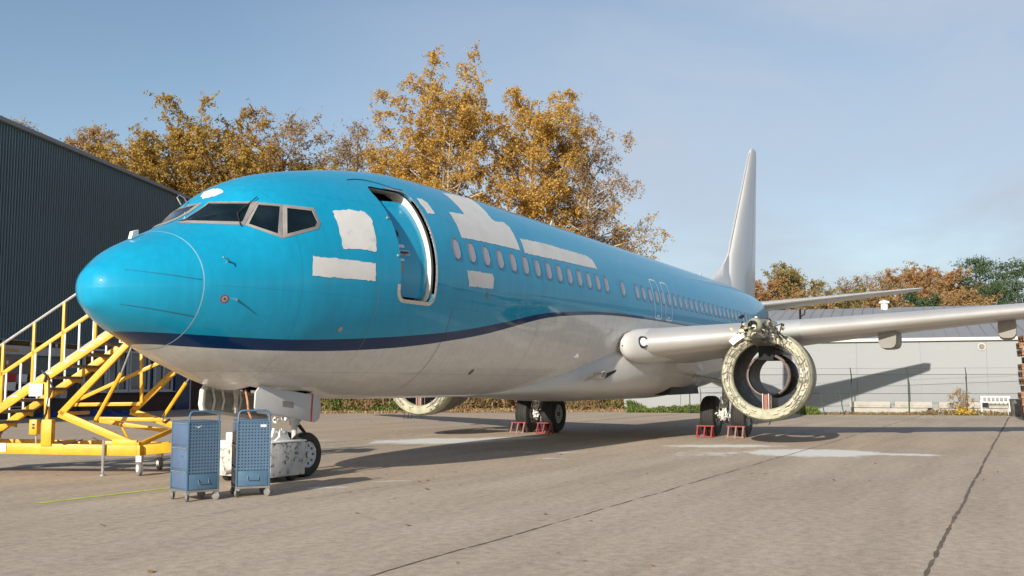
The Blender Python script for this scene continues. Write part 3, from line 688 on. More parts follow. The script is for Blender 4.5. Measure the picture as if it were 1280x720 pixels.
for x, h in ((27.9, 5.22), (28.6, 5.40), (29.3, 5.66), (30.0, 5.95), (30.6, 6.28), (31.2, 6.72), (31.7, 7.25)):
    wd = .04+.13*math.sin(math.pi*min(1, (x-27.9)/4.0)*.93); zb = prof(x)[0]-.12
    V += [(x, -wd-.05, zb), (x, -wd*.55, (zb+h)/2+.05), (x, -.02, h), (x, .02, h), (x, wd*.55, (zb+h)/2+.05), (x, wd+.05, zb)]
for i in range(6): F += [(i*6+j, i*6+j+1, i*6+j+7, i*6+j+6) for j in range(5)]
m.add(V, F); m.build('dorsal_fillet', 'fin_white', FIN, True, ang=80)
# wing-to-body fairing
m = MB(); V = []; F = []; n = 56
FS = [(9.4, .20, .05, 1.235), (11, .80, .21, 1.36), (12.4, 1.28, .46, 1.55), (13.6, 1.60, .66, 1.70), (15, 1.88, .84, 1.87), (17, 2.06, .96, 2.0), (19, 2.04, .94, 1.98), (20.6, 1.90, .82, 1.95), (22, 1.4, .5, 1.7), (22.8, .7, .2, 1.45)]
fx = [a[0] for a in FS]; fw, fh, fz = (pchip(fx, [a[k] for a in FS]) for k in (1, 2, 3)); XS = [9.4+i*.27 for i in range(50)]
for x in XS:
    for j in range(n):
        c, s_ = math.cos(2*math.pi*j/n), math.sin(2*math.pi*j/n); V.append((x, fw(x)*math.copysign(abs(c)**.75, c), fz(x)+fh(x)*math.copysign(abs(s_)**.75, s_)))
for i in range(len(XS)-1): F += [(i*n+j, i*n+(j+1) % n, (i+1)*n+(j+1) % n, (i+1)*n+j) for j in range(n)]
m.add(V, F); BF = m.build('belly_fairing', 'belly_grey', AIR, True, ang=80)
for s in (-1, 1):
    m = MB(); m.add([(12.5, s*1.50, 1.50), (13.15, s*1.76, 1.62), (13.18, s*1.80, 1.75), (12.55, s*1.60, 1.60), (13.15, s*1.5, 1.55), (13.18, s*1.5, 1.7)], [(0, 1, 2, 3), (1, 4, 5, 2)]); m.build('ram_air_inlet', 'dull_metal', BF)
    m = MB(); m.add([(13.10, s*1.785, 1.56), (13.50, s*1.90, 1.72), (13.52, s*1.93, 1.79), (13.12, s*1.83, 1.70)], [(0, 1, 2, 3)]); m.build('inlet_slot', 'black', BF)
    # open wheel well under the wing root
    m = MB(); m.prism([(17.9, 1.16), (20.6, 1.18), (20.5, 1.42), (18.0, 1.40)], s*.5, s*1.78); m.build('wheel_well', 'black', BF)

# ------------------------------------------------------------------ thrust reversers hanging from the pylons
EX, EZ = 15.75, 1.655
def reverser(s):
    c = (EX, s*4.83, EZ); q_ = random.Random(31 if s < 0 else 32)
    T = MB(); T.lathe([(0, 1.05), (.10, 1.075), (.5, 1.07), (1.1, 1.0), (1.7, .88), (1.72, .85), (1.1, .84), (.45, .83), (.12, .81)], c, (1, 0, 0), 56)
    T = T.build('thrust_reverser', 'duct_grey', AIR, True, ang=50)
    f = MB(); f.lathe([(.12, .79), (.01, .80), (-.02, .83), (-.03, .93), (-.02, 1.03), (.04, 1.07), (.16, 1.083), (.30, 1.076)], c, (1, 0, 0), 64); f.build('front_frame', 'primer_green', T, True, ang=50)
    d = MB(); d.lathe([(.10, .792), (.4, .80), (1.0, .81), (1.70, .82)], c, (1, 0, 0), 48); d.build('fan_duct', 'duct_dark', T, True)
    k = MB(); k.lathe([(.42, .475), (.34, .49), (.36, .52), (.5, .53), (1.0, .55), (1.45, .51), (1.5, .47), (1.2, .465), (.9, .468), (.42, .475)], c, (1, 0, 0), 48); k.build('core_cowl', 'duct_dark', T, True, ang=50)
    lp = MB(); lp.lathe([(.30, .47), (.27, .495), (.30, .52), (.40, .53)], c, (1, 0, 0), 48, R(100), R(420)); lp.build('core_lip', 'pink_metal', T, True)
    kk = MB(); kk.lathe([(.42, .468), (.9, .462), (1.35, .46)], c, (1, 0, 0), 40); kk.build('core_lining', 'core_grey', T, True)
    b = MB(); b.box((EX+.55, s*4.83+.085, EZ-.64), (.75, .03, .34)); b.box((EX+.55, s*4.83-.085, EZ-.64), (.75, .03, .34)); b.build('lower_bifurcation', 'duct_grey', T)
    b = MB(); b.box((EX+.05, s*4.83, EZ-.70), (.06, .08, .50)); b.build('latch_beam', 'orange_strip', T)
    b = MB(); b.box((EX+.04, s*4.83+.07, EZ-.70), (.08, .025, .54)); b.box((EX+.04, s*4.83-.07, EZ-.70), (.08, .025, .54)); b.build('latch_rail', 'pink_metal', T)
    b = MB(); b.box((EX+.7, s*4.83, EZ+.62), (1.1, .36, .5)); b.build('upper_bifurcation', 'duct_dark', T)
    # brackets, pipes and wiring on the front frame
    g1, g2, g3 = MB(), MB(), MB()
    for i in range(84):
        a = q_.uniform(R(-75), R(255)); r = q_.choice((.86, .92, .985))+q_.gauss(0, .015); p = (EX-.045-q_.uniform(0, .02), s*4.83+r*math.cos(a), EZ+r*math.sin(a))
        M = Matrix.Rotation(a, 3, 'X'); (g1 if i % 3 else g2).box(p, (q_.uniform(.02, .05), q_.uniform(.015, .05), q_.uniform(.03, .15)), M=M)
    for r, a0, a1, w_ in [(.90, -60, 60, .012), (.88, 120, 238, .012), (.98, -50, 40, .009), (.86, -40, 75, .009), (.95, 140, 225, .010), (1.01, 150, 236, .008)]:
        g3.tube([(EX-.06-.02*math.sin(t*2.3), s*4.83+(r+.012*math.sin(t*1.9))*math.cos(R(a0+(a1-a0)*t/18)), EZ+(r+.012*math.sin(t*1.9))*math.sin(R(a0+(a1-a0)*t/18))) for t in range(19)], w_, 5)
    for i in range(20):
        a = q_.uniform(R(-60), R(240)); g3.tube([(EX-.05, s*4.83+.78*math.cos(a), EZ+.78*math.sin(a)), (EX-.09, s*4.83+.9*math.cos(a+.05), EZ+.9*math.sin(a+.05)), (EX-.05, s*4.83+1.03*math.cos(a-.03), EZ+1.03*math.sin(a-.03))], .007, 4)
    for mb, nm, mt in ((g1, 'brackets', 'frame_fitting'), (g2, 'connectors', 'pink_metal'), (g3, 'pipes', 'fairing_grey')):
        o = mb.build(nm, mt, T); o['kind'] = 'stuff'
    for dy in (-.08, .22, .33, .46):
        h = MB(); h.tube([(EX, s*4.83+dy, EZ-1.02), (EX-.03, s*4.83+dy-.03, EZ-1.10), (EX, s*4.83+dy+.02, EZ-1.16)], .012, 5); h.build('latch_hook', 'dark_metal', T)
    # pylon
    P = MB(); V = []; F = []
    for x, hw, z0, z1 in ((14.75, .05, 2.62, 2.80), (15.0, .17, 2.52, 2.92), (15.5, .22, 2.42, 2.98), (16.3, .24, 2.30, 2.96), (18.2, .16, 2.20, 2.5), (19.3, .03, 2.35, 2.45)):
        V += [(x, s*4.83-hw, z0), (x, s*4.83+hw, z0), (x, s*4.83+hw*.8, z1), (x, s*4.83-hw*.8, z1)]
    for i in range(5): F += [(i*4+j, i*4+(j+1) % 4, i*4+(j+1) % 4+4, i*4+j+4) for j in range(4)]
    F.append((0, 1, 2, 3)); P.add(V, F); P = P.build('pylon', 'dull_metal', AIR)
    c1, c2, c3 = MB(), MB(), MB()
    for i in range(70):
        p = (15.0+q_.uniform(-.35, .55), s*4.83+q_.gauss(0, .24), 2.68+q_.gauss(0, .15)); M = Euler((q_.uniform(0, 3), q_.uniform(0, 3), q_.uniform(0, 3))).to_matrix()
        (c1, c2, c3)[i % 3].box(p, (q_.uniform(.03, .14), q_.uniform(.02, .10), q_.uniform(.02, .09)), M=M)
    for i in range(22):
        y = s*4.83+q_.gauss(0, .26); c3.tube([(14.8+q_.uniform(-.1, .2), y, 2.6), (14.9, y+q_.uniform(-.15, .15), 2.75+q_.uniform(-.1, .15)), (15.6, y*.5+s*2.41, 2.8), (15.7, y, 2.5)], .013, 5)
    for mb, nm, mt in ((c1, 'fittings', 'frame_fitting'), (c2, 'connectors', 'primer_green'), (c3, 'harness', 'black')):
        o = mb.build(nm, mt, P); o['kind'] = 'stuff'
    a = MB(); a.lathe([(0, 1.00), (0, 1.15), (.05, 1.15), (.05, 1.00), (0, 1.00)], (EX-.22, s*4.83, EZ), (1, 0, 0), 18, R(226), R(264)); a = a.build('shroud_plate', 'white_paint', P)
    a = MB(); a.lathe([(0, .11), (.10, .16), (.22, .18), (.35, .16)], (14.62, s*4.83, 2.80), (1, 0, 0), 18); a.build('mount_dome', 'primer_green', P, True)
reverser(-1); reverser(1)

# ------------------------------------------------------------------ landing gear
def wheel(c, r, wd, parent, rim_m, hub=.55, n=40):
    w_ = MB(); h = wd/2; hr = r*hub
    pr = [(-h*.78, hr), (-h*.98, hr*1.12), (-h, r*.80), (-h*.90, r*.93), (-h*.62, r*.985)]
    for g_ in (-.42, -.14, .14, .42): pr += [(h*(g_-.05), r), (h*(g_-.04), r*.975), (h*(g_+.04), r*.975), (h*(g_+.05), r)]
    pr += [(h*.62, r*.985), (h*.90, r*.93), (h, r*.80), (h*.98, hr*1.12), (h*.78, hr)]
    w_.lathe(pr, c, (0, 1, 0), n); W = w_.build('wheel', 'rubber', parent, True, ang=30)
    for s in (-1, 1):
        k = MB(); k.lathe([(s*h*.80, hr*1.02), (s*h*.86, hr*.96), (s*h*.66, hr*.86), (s*h*.55, hr*.55), (s*h*.72, hr*.42), (s*h*.75, hr*.02)], c, (0, 1, 0), 32); k = k.build('rim', rim_m, W, True, ang=35)
        b = MB()
        for i in range(9):
            a = i*2*math.pi/9; p = (c[0]+hr*.70*math.cos(a), c[1]+s*h*.62, c[2]+hr*.70*math.sin(a)); b.lathe([(0, .10*hr), (s*.006, .10*hr), (s*.006, 0)], p, (0, 1, 0), 8)
        b.build('bolts', 'dark_metal', W)
        b = MB(); b.lathe([(s*h*.70, hr*.26), (s*h*.98, hr*.24), (s*h*1.0, 0)], c, (0, 1, 0), 14); b.build('hub_cap', 'dark_metal', W, True)
    return W
# nose gear
NG = MB(); NG.tube([(4.30, 0, .36), (4.30, 0, .80)], .045, 12); NG.tube([(4.30, 0, .80), (4.22, 0, 1.7)], .085, 14); NG.tube([(4.30, -.30, .345), (4.30, .30, .345)], .05, 10)
NG = NG.build('nose_gear', 'hub_grey', AIR, True)
m = MB(); m.tube([(4.40, .0, .80), (4.62, 0, .62), (4.40, 0, .44)], .03, 6); m.tube([(4.34, 0, .85), (5.0, 0, 1.4)], .05, 8); m.tube([(4.34, -.15, .95), (4.34, .15, .95)], .06, 8); m.build('torque_link', 'dark_metal', NG)
m = MB(); m.tube([(4.22, -.2, 1.05), (3.9, -.16, 1.0), (3.5, -.12, 1.15)], .03, 6); m.tube([(4.2, .1, 1.0), (3.8, .12, .97)], .025, 6); m.build('steering_lines', 'gear_white', NG)
for i, x in enumerate((3.55, 3.75, 3.95)):
    m = MB(); m.lathe([(0, .0), (.0, .05), (.08, .05), (.10, .02)], (x, -.30, .90+.02*i), (-1, 0, .1), 10); m.build('taxi_light', 'white_paint', NG, True)
for s in (-1, 1): wheel((4.30, s*.20, .345), .345, .20, NG, 'hub_grey', .58)
# nose gear doors
dp = [(2.76, 1.10), (2.77, 1.32), (2.86, 1.42), (4.16, 1.27), (4.27, 1.22), (4.30, 1.05), (4.25, .90), (4.15, .855), (2.84, 1.03)]
m = MB(); m.prism(dp, -.49, -.52); ND = m.build('nose_gear_door', 'door_grey', AIR, bev=.008)
m = MB(); m.prism([(4.055, 1.283), (4.09, 1.279), (4.06, .864), (4.025, .869)], -.5215, -.524); m.build('red_stripe', 'red_paint', ND)
m = MB(); m.prism([(3.36, 1.20), (3.62, 1.17), (3.62, 1.08), (3.36, 1.11)], -.5215, -.5235); m.build('faded_placard', 'frame_beige', ND)
m = MB(); m.prism(dp, .49, .52); ND2 = m.build('nose_gear_door', 'door_grey', AIR, bev=.008)
m = MB(); m.prism([(2.84, 1.10), (2.86, 1.36), (4.2, 1.22), (4.2, .92), (2.9, 1.06)], .484, .488); m.build('door_lining', 'door_inner', ND2)
m = MB(); m.tube([(2.83, .49, 1.40), (2.74, .46, 1.34), (2.72, .46, 1.15), (2.76, .47, 1.06)], .045, 8); m.build('door_edge', 'gear_white', ND2, True)
m = MB()
for x in (2.95, 3.15, 3.4, 3.52): m.tube([(x, .47, 1.40), (x+.05, .46, 1.2), (x+.02, .47, 1.05)], .02, 6)
m.box((3.46, .46, 1.18), (.06, .04, .36)); m.build('door_ribs', 'gear_white', ND2)
m = MB(); m.tube([(2.80, -.30, 1.36), (2.78, -.36, 1.2), (2.76, -.40, 1.05), (2.80, -.42, .95)], .015, 6); m.build('door_rod', 'tape_orange', NG)
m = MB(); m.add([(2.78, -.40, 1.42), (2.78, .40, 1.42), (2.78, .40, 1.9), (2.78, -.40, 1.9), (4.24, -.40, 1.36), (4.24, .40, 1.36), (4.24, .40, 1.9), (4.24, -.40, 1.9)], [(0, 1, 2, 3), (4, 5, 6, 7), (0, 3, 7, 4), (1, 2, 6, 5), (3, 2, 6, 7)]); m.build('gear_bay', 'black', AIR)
# main gear
def main_gear(s):
    x, y = 19.6, s*2.86
    G = MB(); G.tube([(x, y, .56), (x, y, 1.05)], .085, 14); G.tube([(x, y, 1.0), (x, y*1.02, 2.4)], .12, 14); G.tube([(x, y-.62, .565), (x, y+.62, .565)], .07, 12); G.tube([(x-.02, y, 1.5), (x, s*1.6, 1.75)], .06, 10); G.tube([(x, y, 1.3), (x+.9, y*1.0, 2.3)], .05, 10)
    G = G.build('main_gear', 'hub_grey', AIR, True)
    m = MB(); m.tube([(x-.12, y, 1.0), (x-.34, y, .78), (x-.12, y, .58)], .04, 7); m.build('torque_link', 'gear_white', G)
    q_ = random.Random(40+s); m = MB(); k = MB()
    for i in range(34):
        p = (x-.20-q_.uniform(0, .14), y+q_.gauss(0, .085), q_.uniform(.40, 1.02)); M = Euler((q_.uniform(0, 3), q_.uniform(0, 3), 0)).to_matrix(); (m if i % 3 else k).box(p, (q_.uniform(.03, .09), q_.uniform(.02, .08), q_.uniform(.03, .1)), M=M)
    for i in range(7):
        yy = y+q_.uniform(-.12, .12); m.tube([(x-.15, yy, 1.1), (x-.3, yy+q_.uniform(-.06, .06), .85), (x-.33, y+q_.uniform(-.12, .12), .6), (x-.2, yy, .45)], .014, 5)
    m.build('brake_lines', 'gear_white', G)['kind'] = 'stuff'; k.build('brake_fittings', 'dark_metal', G)['kind'] = 'stuff'
    for t in (-.43, .43): wheel((x, y+t, .565), .565, .40, G, 'hub_grey', .50)
    d = MB(); d.prism([(x-.45, 1.15), (x+.45, 1.15), (x+.5, 2.2), (x-.5, 2.2)], y+s*.20, y+s*.24); d.build('gear_door', 'belly_grey', G, bev=.01)
    return G
main_gear(-1); main_gear(1)

# ------------------------------------------------------------------ where things stand: a bearing (pixels from the picture's left, 1280 wide) and a distance give a ground point
def at(px, D, z=0.0):
    yaw = .4658; k = (px-640)/1273.4
    return Vector((-8.671+D*(math.cos(yaw)+k*math.sin(yaw)), -10.372+D*(math.sin(yaw)-k*math.cos(yaw)), z))

# ------------------------------------------------------------------ wheel chocks
def chock(loc, label, m):
    T = thing('wheel_chock', loc, label, 'chock', 'wheel chocks at the main gear')
    for y in (-.20, 0, .20):
        a = MB(); a.prism([(-.20, 0), (-.15, 0), (-.015, .27), (.09, 0), (.14, 0), (.03, .32), (-.05, .32)], y-.02, y+.02); a.build('side_rib', m, T)
    a = MB(); a.box((-.01, 0, .31), (.09, .50, .035)); a.build('top_bar', 'chock_red', T); a = MB(); a.bar((-.165, -.24, .03), (-.165, .24, .03), .04, .03); a.build('foot_bar', m, T)
    a = MB(); a.add([(-.165, -.235, .05), (-.165, .235, .05), (-.045, .235, .30), (-.045, -.235, .30)], [(0, 1, 2, 3)])
    return T
mat('chock_faded', (.24, .13, .11), .6, var=.3, scale=14, wear=(.22, .16, .13), wear_amt=.55)
chock((18.98, -2.43, 0), 'bright red wheel chock before the inner tyre of the gear beside the near reverser ring', 'chock_red')
chock((18.98, -3.29, 0), 'faded pinkish chock before the outer tyre of the gear beside the near reverser ring', 'chock_faded')
chock((18.98, 2.43, 0), 'red wheel chock before the inner tyre of the main gear on the hedge side', 'chock_red')
chock((18.98, 3.29, 0), 'faded chock before the outer tyre of the main gear on the hedge side', 'chock_faded')

# ------------------------------------------------------------------ tool trolleys
def trolley(corner, rz, label, seed):
    q_ = random.Random(seed); c, s = math.cos(rz), math.sin(rz); lx, ly = -.215, -.23
    T = thing('tool_trolley', (corner[0]-(lx*c-ly*s), corner[1]-(lx*s+ly*c), 0), label, 'trolley', 'blue tool trolleys by the nose', rz)
    b = MB(); b.box((0, 0, .555), (.40, .44, .85)); b.build('cabinet', 'trolley_blue', T, bev=.006)
    p = MB(); p.box((0, -.224, .65), (.385, .008, .62)); p.build('perforated_panel', 'perforated_blue', T)
    p = MB(); p.box((0, .224, .65), (.385, .008, .62)); p.build('perforated_panel', 'perforated_blue', T)
    d = MB(); d.box((0, -.226, .235), (.375, .012, .19)); D = d.build('bottom_panel', 'trolley_blue', T, bev=.004)
    h = MB(); h.tube([(-.07, -.234, .27), (-.065, -.252, .215), (.065, -.252, .215), (.07, -.234, .27)], .006, 6); h.build('handle', 'trolley_blue', D)
    for z0, z1 in ((.145, .37), (.385, .66), (.675, .965)):
        d = MB(); d.box((-.206, 0, (z0+z1)/2), (.012, .41, z1-z0-.02)); d = d.build('drawer', 'trolley_drawer', T, bev=.003)
        h = MB(); h.box((-.2145, 0, z1-.012), (.012, .41, .012)); h.build('drawer_lip', 'steel', d)
    lk = MB(); lk.lathe([(0, .0), (0, .014), (.01, .014)], (-.212, -.10, .55), (-1, 0, 0), 10); lk.build('lock', 'steel', T)
    for x, y in ((-.205, -.222), (.205, -.222), (-.205, .222), (.205, .222)):
        f = MB(); f.box((x, y, .545), (.024, .024, .87)); f.build('corner_post', 'trolley_blue', T, bev=.004)
    tr = MB(); tr.box((0, 0, .975), (.42, .46, .02)); tr.build('top_tray', 'trolley_blue', T, bev=.005)
    hp = [(-.195, -.222, .95), (-.195, -.222, 1.05), (-.18, -.222, 1.085), (-.15, -.222, 1.10), (.15, -.222, 1.10), (.18, -.222, 1.085), (.195, -.222, 1.05), (.195, -.222, .95)]
    h = MB(); h.tube(hp, .014, 8); h.build('push_handle', 'trolley_blue', T, True)
    bs = MB(); bs.box((0, 0, .122), (.43, .47, .025)); bs.build('base_frame', 'castor_grey', T)
    for x, y in ((-.19, -.20), (.19, -.20), (-.19, .20), (.19, .20)):
        w_ = MB(); w_.lathe([(-.015, .0), (-.016, .045), (-.012, .052), (.012, .052), (.016, .045), (.015, 0)], (x, y, .052), (math.cos(.4*x*9), math.sin(.4*x*9), 0), 18); K = w_.build('castor', 'castor_grey', T, True)
        f = MB(); f.box((x, y, .095), (.05, .05, .03)); f.build('fork', 'steel', K)
    return T
TA = trolley((.85, -1.12), R(-20.4), 'blue tool trolley showing its drawer fronts, beside the green painted line', 1)
TB = trolley((1.52, -1.30), R(-41.3), 'blue tool trolley with a white label, beside the white block at the nosewheels', 2)
m = MB(); m.box((.12, -.2295, .905), (.075, .003, .03)); m.build('white_label', 'white_prime', TB)
m = MB(); m.add([(-.13, -.2295, .925), (-.09, -.2295, .91), (-.03, -.2295, .93), (-.08, -.2295, .895)], [(0, 3, 2, 1)]); m.build('torn_sticker', 'white_prime', TA)

# ------------------------------------------------------------------ white towing block at the nose gear
T = thing('towing_block', (3.49, 0, 0), 'scuffed white steel towing block in front of the nosewheels', 'tug')
m = MB(); m.box((0, -.02, .335), (.80, 1.06, .50)); m.build('body', 'box_white', T, bev=.02)
m = MB(); m.box((0, -.02, .592), (.82, 1.08, .02)); m.build('top_plate', 'white_paint', T, bev=.004)
for y in (-.36, -.22):
    m = MB(); m.prism([(-.10, .60), (.26, .60), (.20, .66), (.14, .78), (.04, .78), (.0, .66)], y-.02, y+.02); m.build('lug', 'white_paint', T)
m = MB(); m.tube([(.09, -.42, .72), (.09, -.16, .72)], .03, 10); m.build('pin', 'steel', T)
m = MB(); m.box((-.15, .34, .66), (.22, .2, .12)); m.build('control_unit', 'white_paint', T, bev=.015)
for x in (-.22, .22):
    for y in (-.42, .40):
        m = MB(); m.lathe([(-.05, .0), (-.05, .085), (-.035, .10), (.035, .10), (.05, .085), (.05, 0)], (x, y, .10), (0, 1, 0), 20); m.build('roller', 'rubber', T, True)
m = MB(); m.box((-.405, -.10, .36), (.004, .06, .46)); m.build('orange_tape', 'tape_orange', T)
m = MB(); m.box((-.30, .10, .72), (.03, .03, .26)); m.build('tape_wrapped_rod', 'tape_orange', T)
for z in (.30, .52):
    m = MB(); m.tube([(-.40, -.20, z), (-.47, -.20, z), (-.47, -.30, z+.01)], .013, 6); m.build('hook', 'dark_metal', T)
m = MB(); m.tube([(-.40, .05, .18), (-.7, .05, .16)], .035, 10); m.build('tow_eye', 'rail_grey', T, True)

# ------------------------------------------------------------------ mobile boarding stairs
ST = thing('boarding_stairs', (3.081, 2.784, 0), 'yellow mobile boarding stairs with white balusters behind the nose', 'stairs', None, R(-66))
sl = .68
zs = lambda s: 1.70+sl*(s+.80); zm = lambda s: 2.25+sl*(s+.80); zh = lambda s: 2.745+sl*(s+.80)
S0, S1 = -2.75, .20
def bar(a, b_, w_, h_, name, mt='yellow_paint', par=ST, bev=.006):
    mb = MB(); mb.bar(a, b_, w_, h_); return mb.build(name, mt, par, bev=bev)
def rod(pts, r, name, mt, par=ST, n=8):
    mb = MB(); mb.tube(pts, r, n); return mb.build(name, mt, par, True)
for y in (0, 1.0):
    bar((S0, y, zs(S0)), (S1, y, zs(S1)), .05, .13, 'stringer')
    s = -2.62
    while s < S1:
        bar((s, y, zs(s)+.05), (s, y, zm(s)-(0 if y == 0 else .10)), .03, .03, 'baluster', 'white_paint', bev=.004); s += .235
    bar((S1, y, 2.36), (S1+.66, y, 2.36), .05, .14, 'platform_beam')
bar((S0, 0, zm(S0)), (S1, 0, zm(S1)), .045, .062, 'mid_rail')
rod([(S0-.2, 0, zh(S0-.2)), (S1, 0, zh(S1)), (S1+.5, 0, zh(S1))], .024, 'handrail', 'rail_grey')
rod([(S0, 1.0, zm(S0)-.10), (S1, 1.0, zm(S1)-.10)], .018, 'handrail', 'rail_grey')
for s in (-2.2, -1.75, -1.25, -.77, -.24):
    bar((s, 0, zs(s)), (s, 0, zh(s)), .045, .045, 'post')
for i in range(11):
    s = S0+.12+i*.272
    q_ = MB(); q_.box((s, .5, zs(s)-.015), (.25, .94, .045)); q_.build('tread', 'tread', ST, bev=.005)
    q_ = MB(); q_.prism([(s-.10, zs(s)-.04), (s+.10, zs(s)-.04), (s+.10, zs(s)-.11)], .90, .97); q_.build('step_bracket', 'yellow_paint', ST)
    q_ = MB(); q_.box((s+.03, -.027, zs(s)+.055), (.09, .006, .022)); q_.build('flaked_paint', 'white_paint', ST)
q_ = MB(); q_.box((S1+.33, .5, 2.42), (.64, .94, .04)); q_.build('platform', 'tread', ST)
# folding support frame
bar((-.77, .02, .96), (.56, .02, 2.38), .06, .10, 'lift_arm'); bar((-.79, .02, .975), (.52, .02, .45), .06, .12, 'lower_arm')
bar((-.02, 1.0, .97), (.82, 1.0, 1.78), .06, .10, 'lift_arm'); bar((-.04, 1.0, .985), (.80, 1.0, .72), .06, .11, 'lower_arm')
rod([(-.18, 0, .87), (.21, 0, 1.62)], .034, 'lift_cylinder', 'yellow_paint'); rod([(.21, 0, 1.62), (.36, 0, 2.04)], .016, 'piston_rod', 'steel')
rod([(.53, 1, .9), (.90, 1, 1.47)], .034, 'lift_cylinder', 'yellow_paint'); rod([(.90, 1, 1.47), (1.0, 1, 1.62)], .016, 'piston_rod', 'steel')
bar((-.82, .5, 1.14), (.68, .5, 1.82), .05, .06, 'diagonal_brace'); bar((-.82, .5, 1.105), (.34, .5, 1.12), .05, .06, 'cross_bar'); bar((.32, .5, 2.0), (.35, .5, 1.13), .05, .05, 'upright')
bar((-.77, 0, .965), (-.77, 1, .965), .05, .06, 'cross_tube'); bar((-.64, .95, .84), (.72, 1.0, .64), .05, .07, 'deck_beam'); bar((-.4, .45, .88), (.72, .5, .86), .05, .06, 'deck_beam'); bar((.48, .02, .46), (.78, .9, .70), .05, .07, 'deck_beam')
bar((0.0, .5, .80), (.30, .25, .48), .03, .03, 'stay')
# chassis
for y in (0.0, 1.0): bar((-2.6, y, .435), (.52, y, .39), .09, .17, 'chassis_beam')
m = MB(); m.box((-1.68, -.052, .437), (.16, .012, .13)); m.build('beam_label', 'white_paint', ST)
bar((.52, -.04, .39), (.52, 1.04, .39), .10, .17, 'chassis_cross'); bar((-2.5, 0, .43), (-2.5, 1, .43), .09, .14, 'chassis_cross'); bar((-1.0, 0, .46), (-1.0, 1, .46), .09, .10, 'chassis_cross')
bar((.52, .1, .39), (1.02, .3, .43), .09, .16, 'tow_frame'); bar((.52, .9, .39), (1.02, .7, .43), .09, .16, 'tow_frame'); bar((.1, .02, .52), (.50, .02, .50), .07, .10, 'gusset')
bar((-.96, 0, .46), (-1.01, 0, 1.62), .07, .07, 'mast')
cb = MB(); cb.box((-.95, -.005, .67), (.17, .13, .42)); cb.build('pump_housing', 'yellow_paint', ST, bev=.01)
cb = MB(); cb.box((-1.17, -.01, .76), (.13, .12, .24)); CB = cb.build('control_box', 'yellow_paint', ST, bev=.01)
for z in (.80, .75):
    cb = MB(); cb.box((-1.16, -.075, z), (.03, .012, .03)); cb.build('button', 'black', CB)
rod([(-1.15, 0, .64), (-1.14, 0, .46)], .012, 'conduit', 'rail_grey')
cb = MB(); cb.box((-1.155, -.055, 1.35), (.22, .01, .20)); cb.build('notice_board', 'white_paint', ST)
cb = MB(); cb.box((-.95, -.045, 1.16), (.05, .01, .14)); cb.build('placard', 'white_prime', ST)
rod([(-1.03, -.04, 1.62), (-.95, -.06, 1.52), (-.88, -.05, 1.40), (-.95, -.04, 1.22), (-.98, -.04, .98), (-1.02, -.03, .88)], .016, 'hydraulic_hose', 'black', n=6)
rod([(-1.08, -.04, 1.66), (-.99, -.07, 1.58), (-1.02, -.06, 1.48)], .018, 'hydraulic_hose', 'black', n=6)
rod([(-.80, .02, .55), (-.66, -.05, .49), (-.50, -.05, .52), (-.38, .0, .56)], .012, 'cable', 'black', n=6)
rod([(.56, .98, .95), (.50, .95, .84), (.56, .93, .80), (.66, .96, .86)], .014, 'hydraulic_hose', 'black', n=6)
J = rod([(0, -.085, .02), (0, -.085, .56)], .024, 'jack_leg', 'steel'); rod([(0, -.085, .54), (-.10, -.085, .56), (-.18, -.085, .60)], .009, 'crank', 'dark_metal', J)
m = MB(); m.lathe([(0, 0), (0, .05), (.02, .05), (.03, .03)], (0, -.085, 0), (0, 0, 1), 14); m.build('jack_foot', 'steel', J, True)
for (s, y) in ((.58, -.06), (.46, 1.06), (-2.45, 0), (-2.45, 1)):
    m = MB(); m.lathe([(-.03, 0), (-.03, .09), (-.022, .115), (.022, .115), (.03, .09), (.03, 0)], (s, y, .117), (.75, .66, 0), 24); W_ = m.build('castor', 'castor_grey', ST, True)
    m = MB(); m.lathe([(-.034, 0), (-.034, .06), (.034, .06), (.034, 0)], (s, y, .117), (.75, .66, 0), 16); m.build('castor_hub', 'white_paint', W_, True); m = MB(); m.box((s, y, .265), (.09, .09, .10)); m.build('fork', 'steel', W_)

# ------------------------------------------------------------------ dark hangar on the left
HG = thing('dark_hangar', (19.92, 27.84, 0), 'tall anthracite hangar of ribbed metal with brick base and windows', 'building', None, .3510)
X0, X1 = -15.0, 21.4
m = MB(); m.box(((X0+X1)/2, 10.15, 6.2), (X1-X0, 20, 12.4)); m.build('wall_core', 'anthracite', HG)
pv = []; y = 0
for i in range(5):
    x = i*.2; pv += [(x+.0, 0), (x+.09, 0), (x+.105, -.07), (x+.185, -.07)]
pv.append((.998, 0))
m = MB(); n = len(pv); m.add([(x, y, 3.36) for x, y in pv]+[(x, y, 12.42) for x, y in pv], [(i, i+1, i+1+n, i+n) for i in range(n-1)])
pm = m.mesh('cladding_panel'); k = 0
for i in range(int(X1-X0)):
    o = link(pm, 'cladding_panel', 'anthracite', HG); o.location = (X0+i+.2, .06, 0)
js = MB(); js.box((0, -.0, 7.89), (.025, .02, 9.05)); js = js.mesh('joint_strip')
for i in range(0, int(X1-X0), 1):
    o = link(js, 'joint_strip', 'roof_trim', HG); o.location = (X0+i+.2, .04, 0)
m = MB(); m.box(((X0+X1)/2, .0, 12.50), (X1-X0+.2, .34, .20)); m.build('roof_trim', 'roof_trim', HG, bev=.02)
m = MB(); m.box(((X0+X1)/2, .02, 3.34), (X1-X0, .20, .05)); m.build('drip_edge', 'roof_trim', HG)
m = MB(); m.box(((6.2+16.1)/2, .03, .54), (9.9, .16, 1.08)); m.build('brick_plinth', 'brick', HG)
m = MB(); m.box((19.9, .03, 1.66), (3.0, .16, 3.3)); m.build('brick_pier', 'brick', HG)
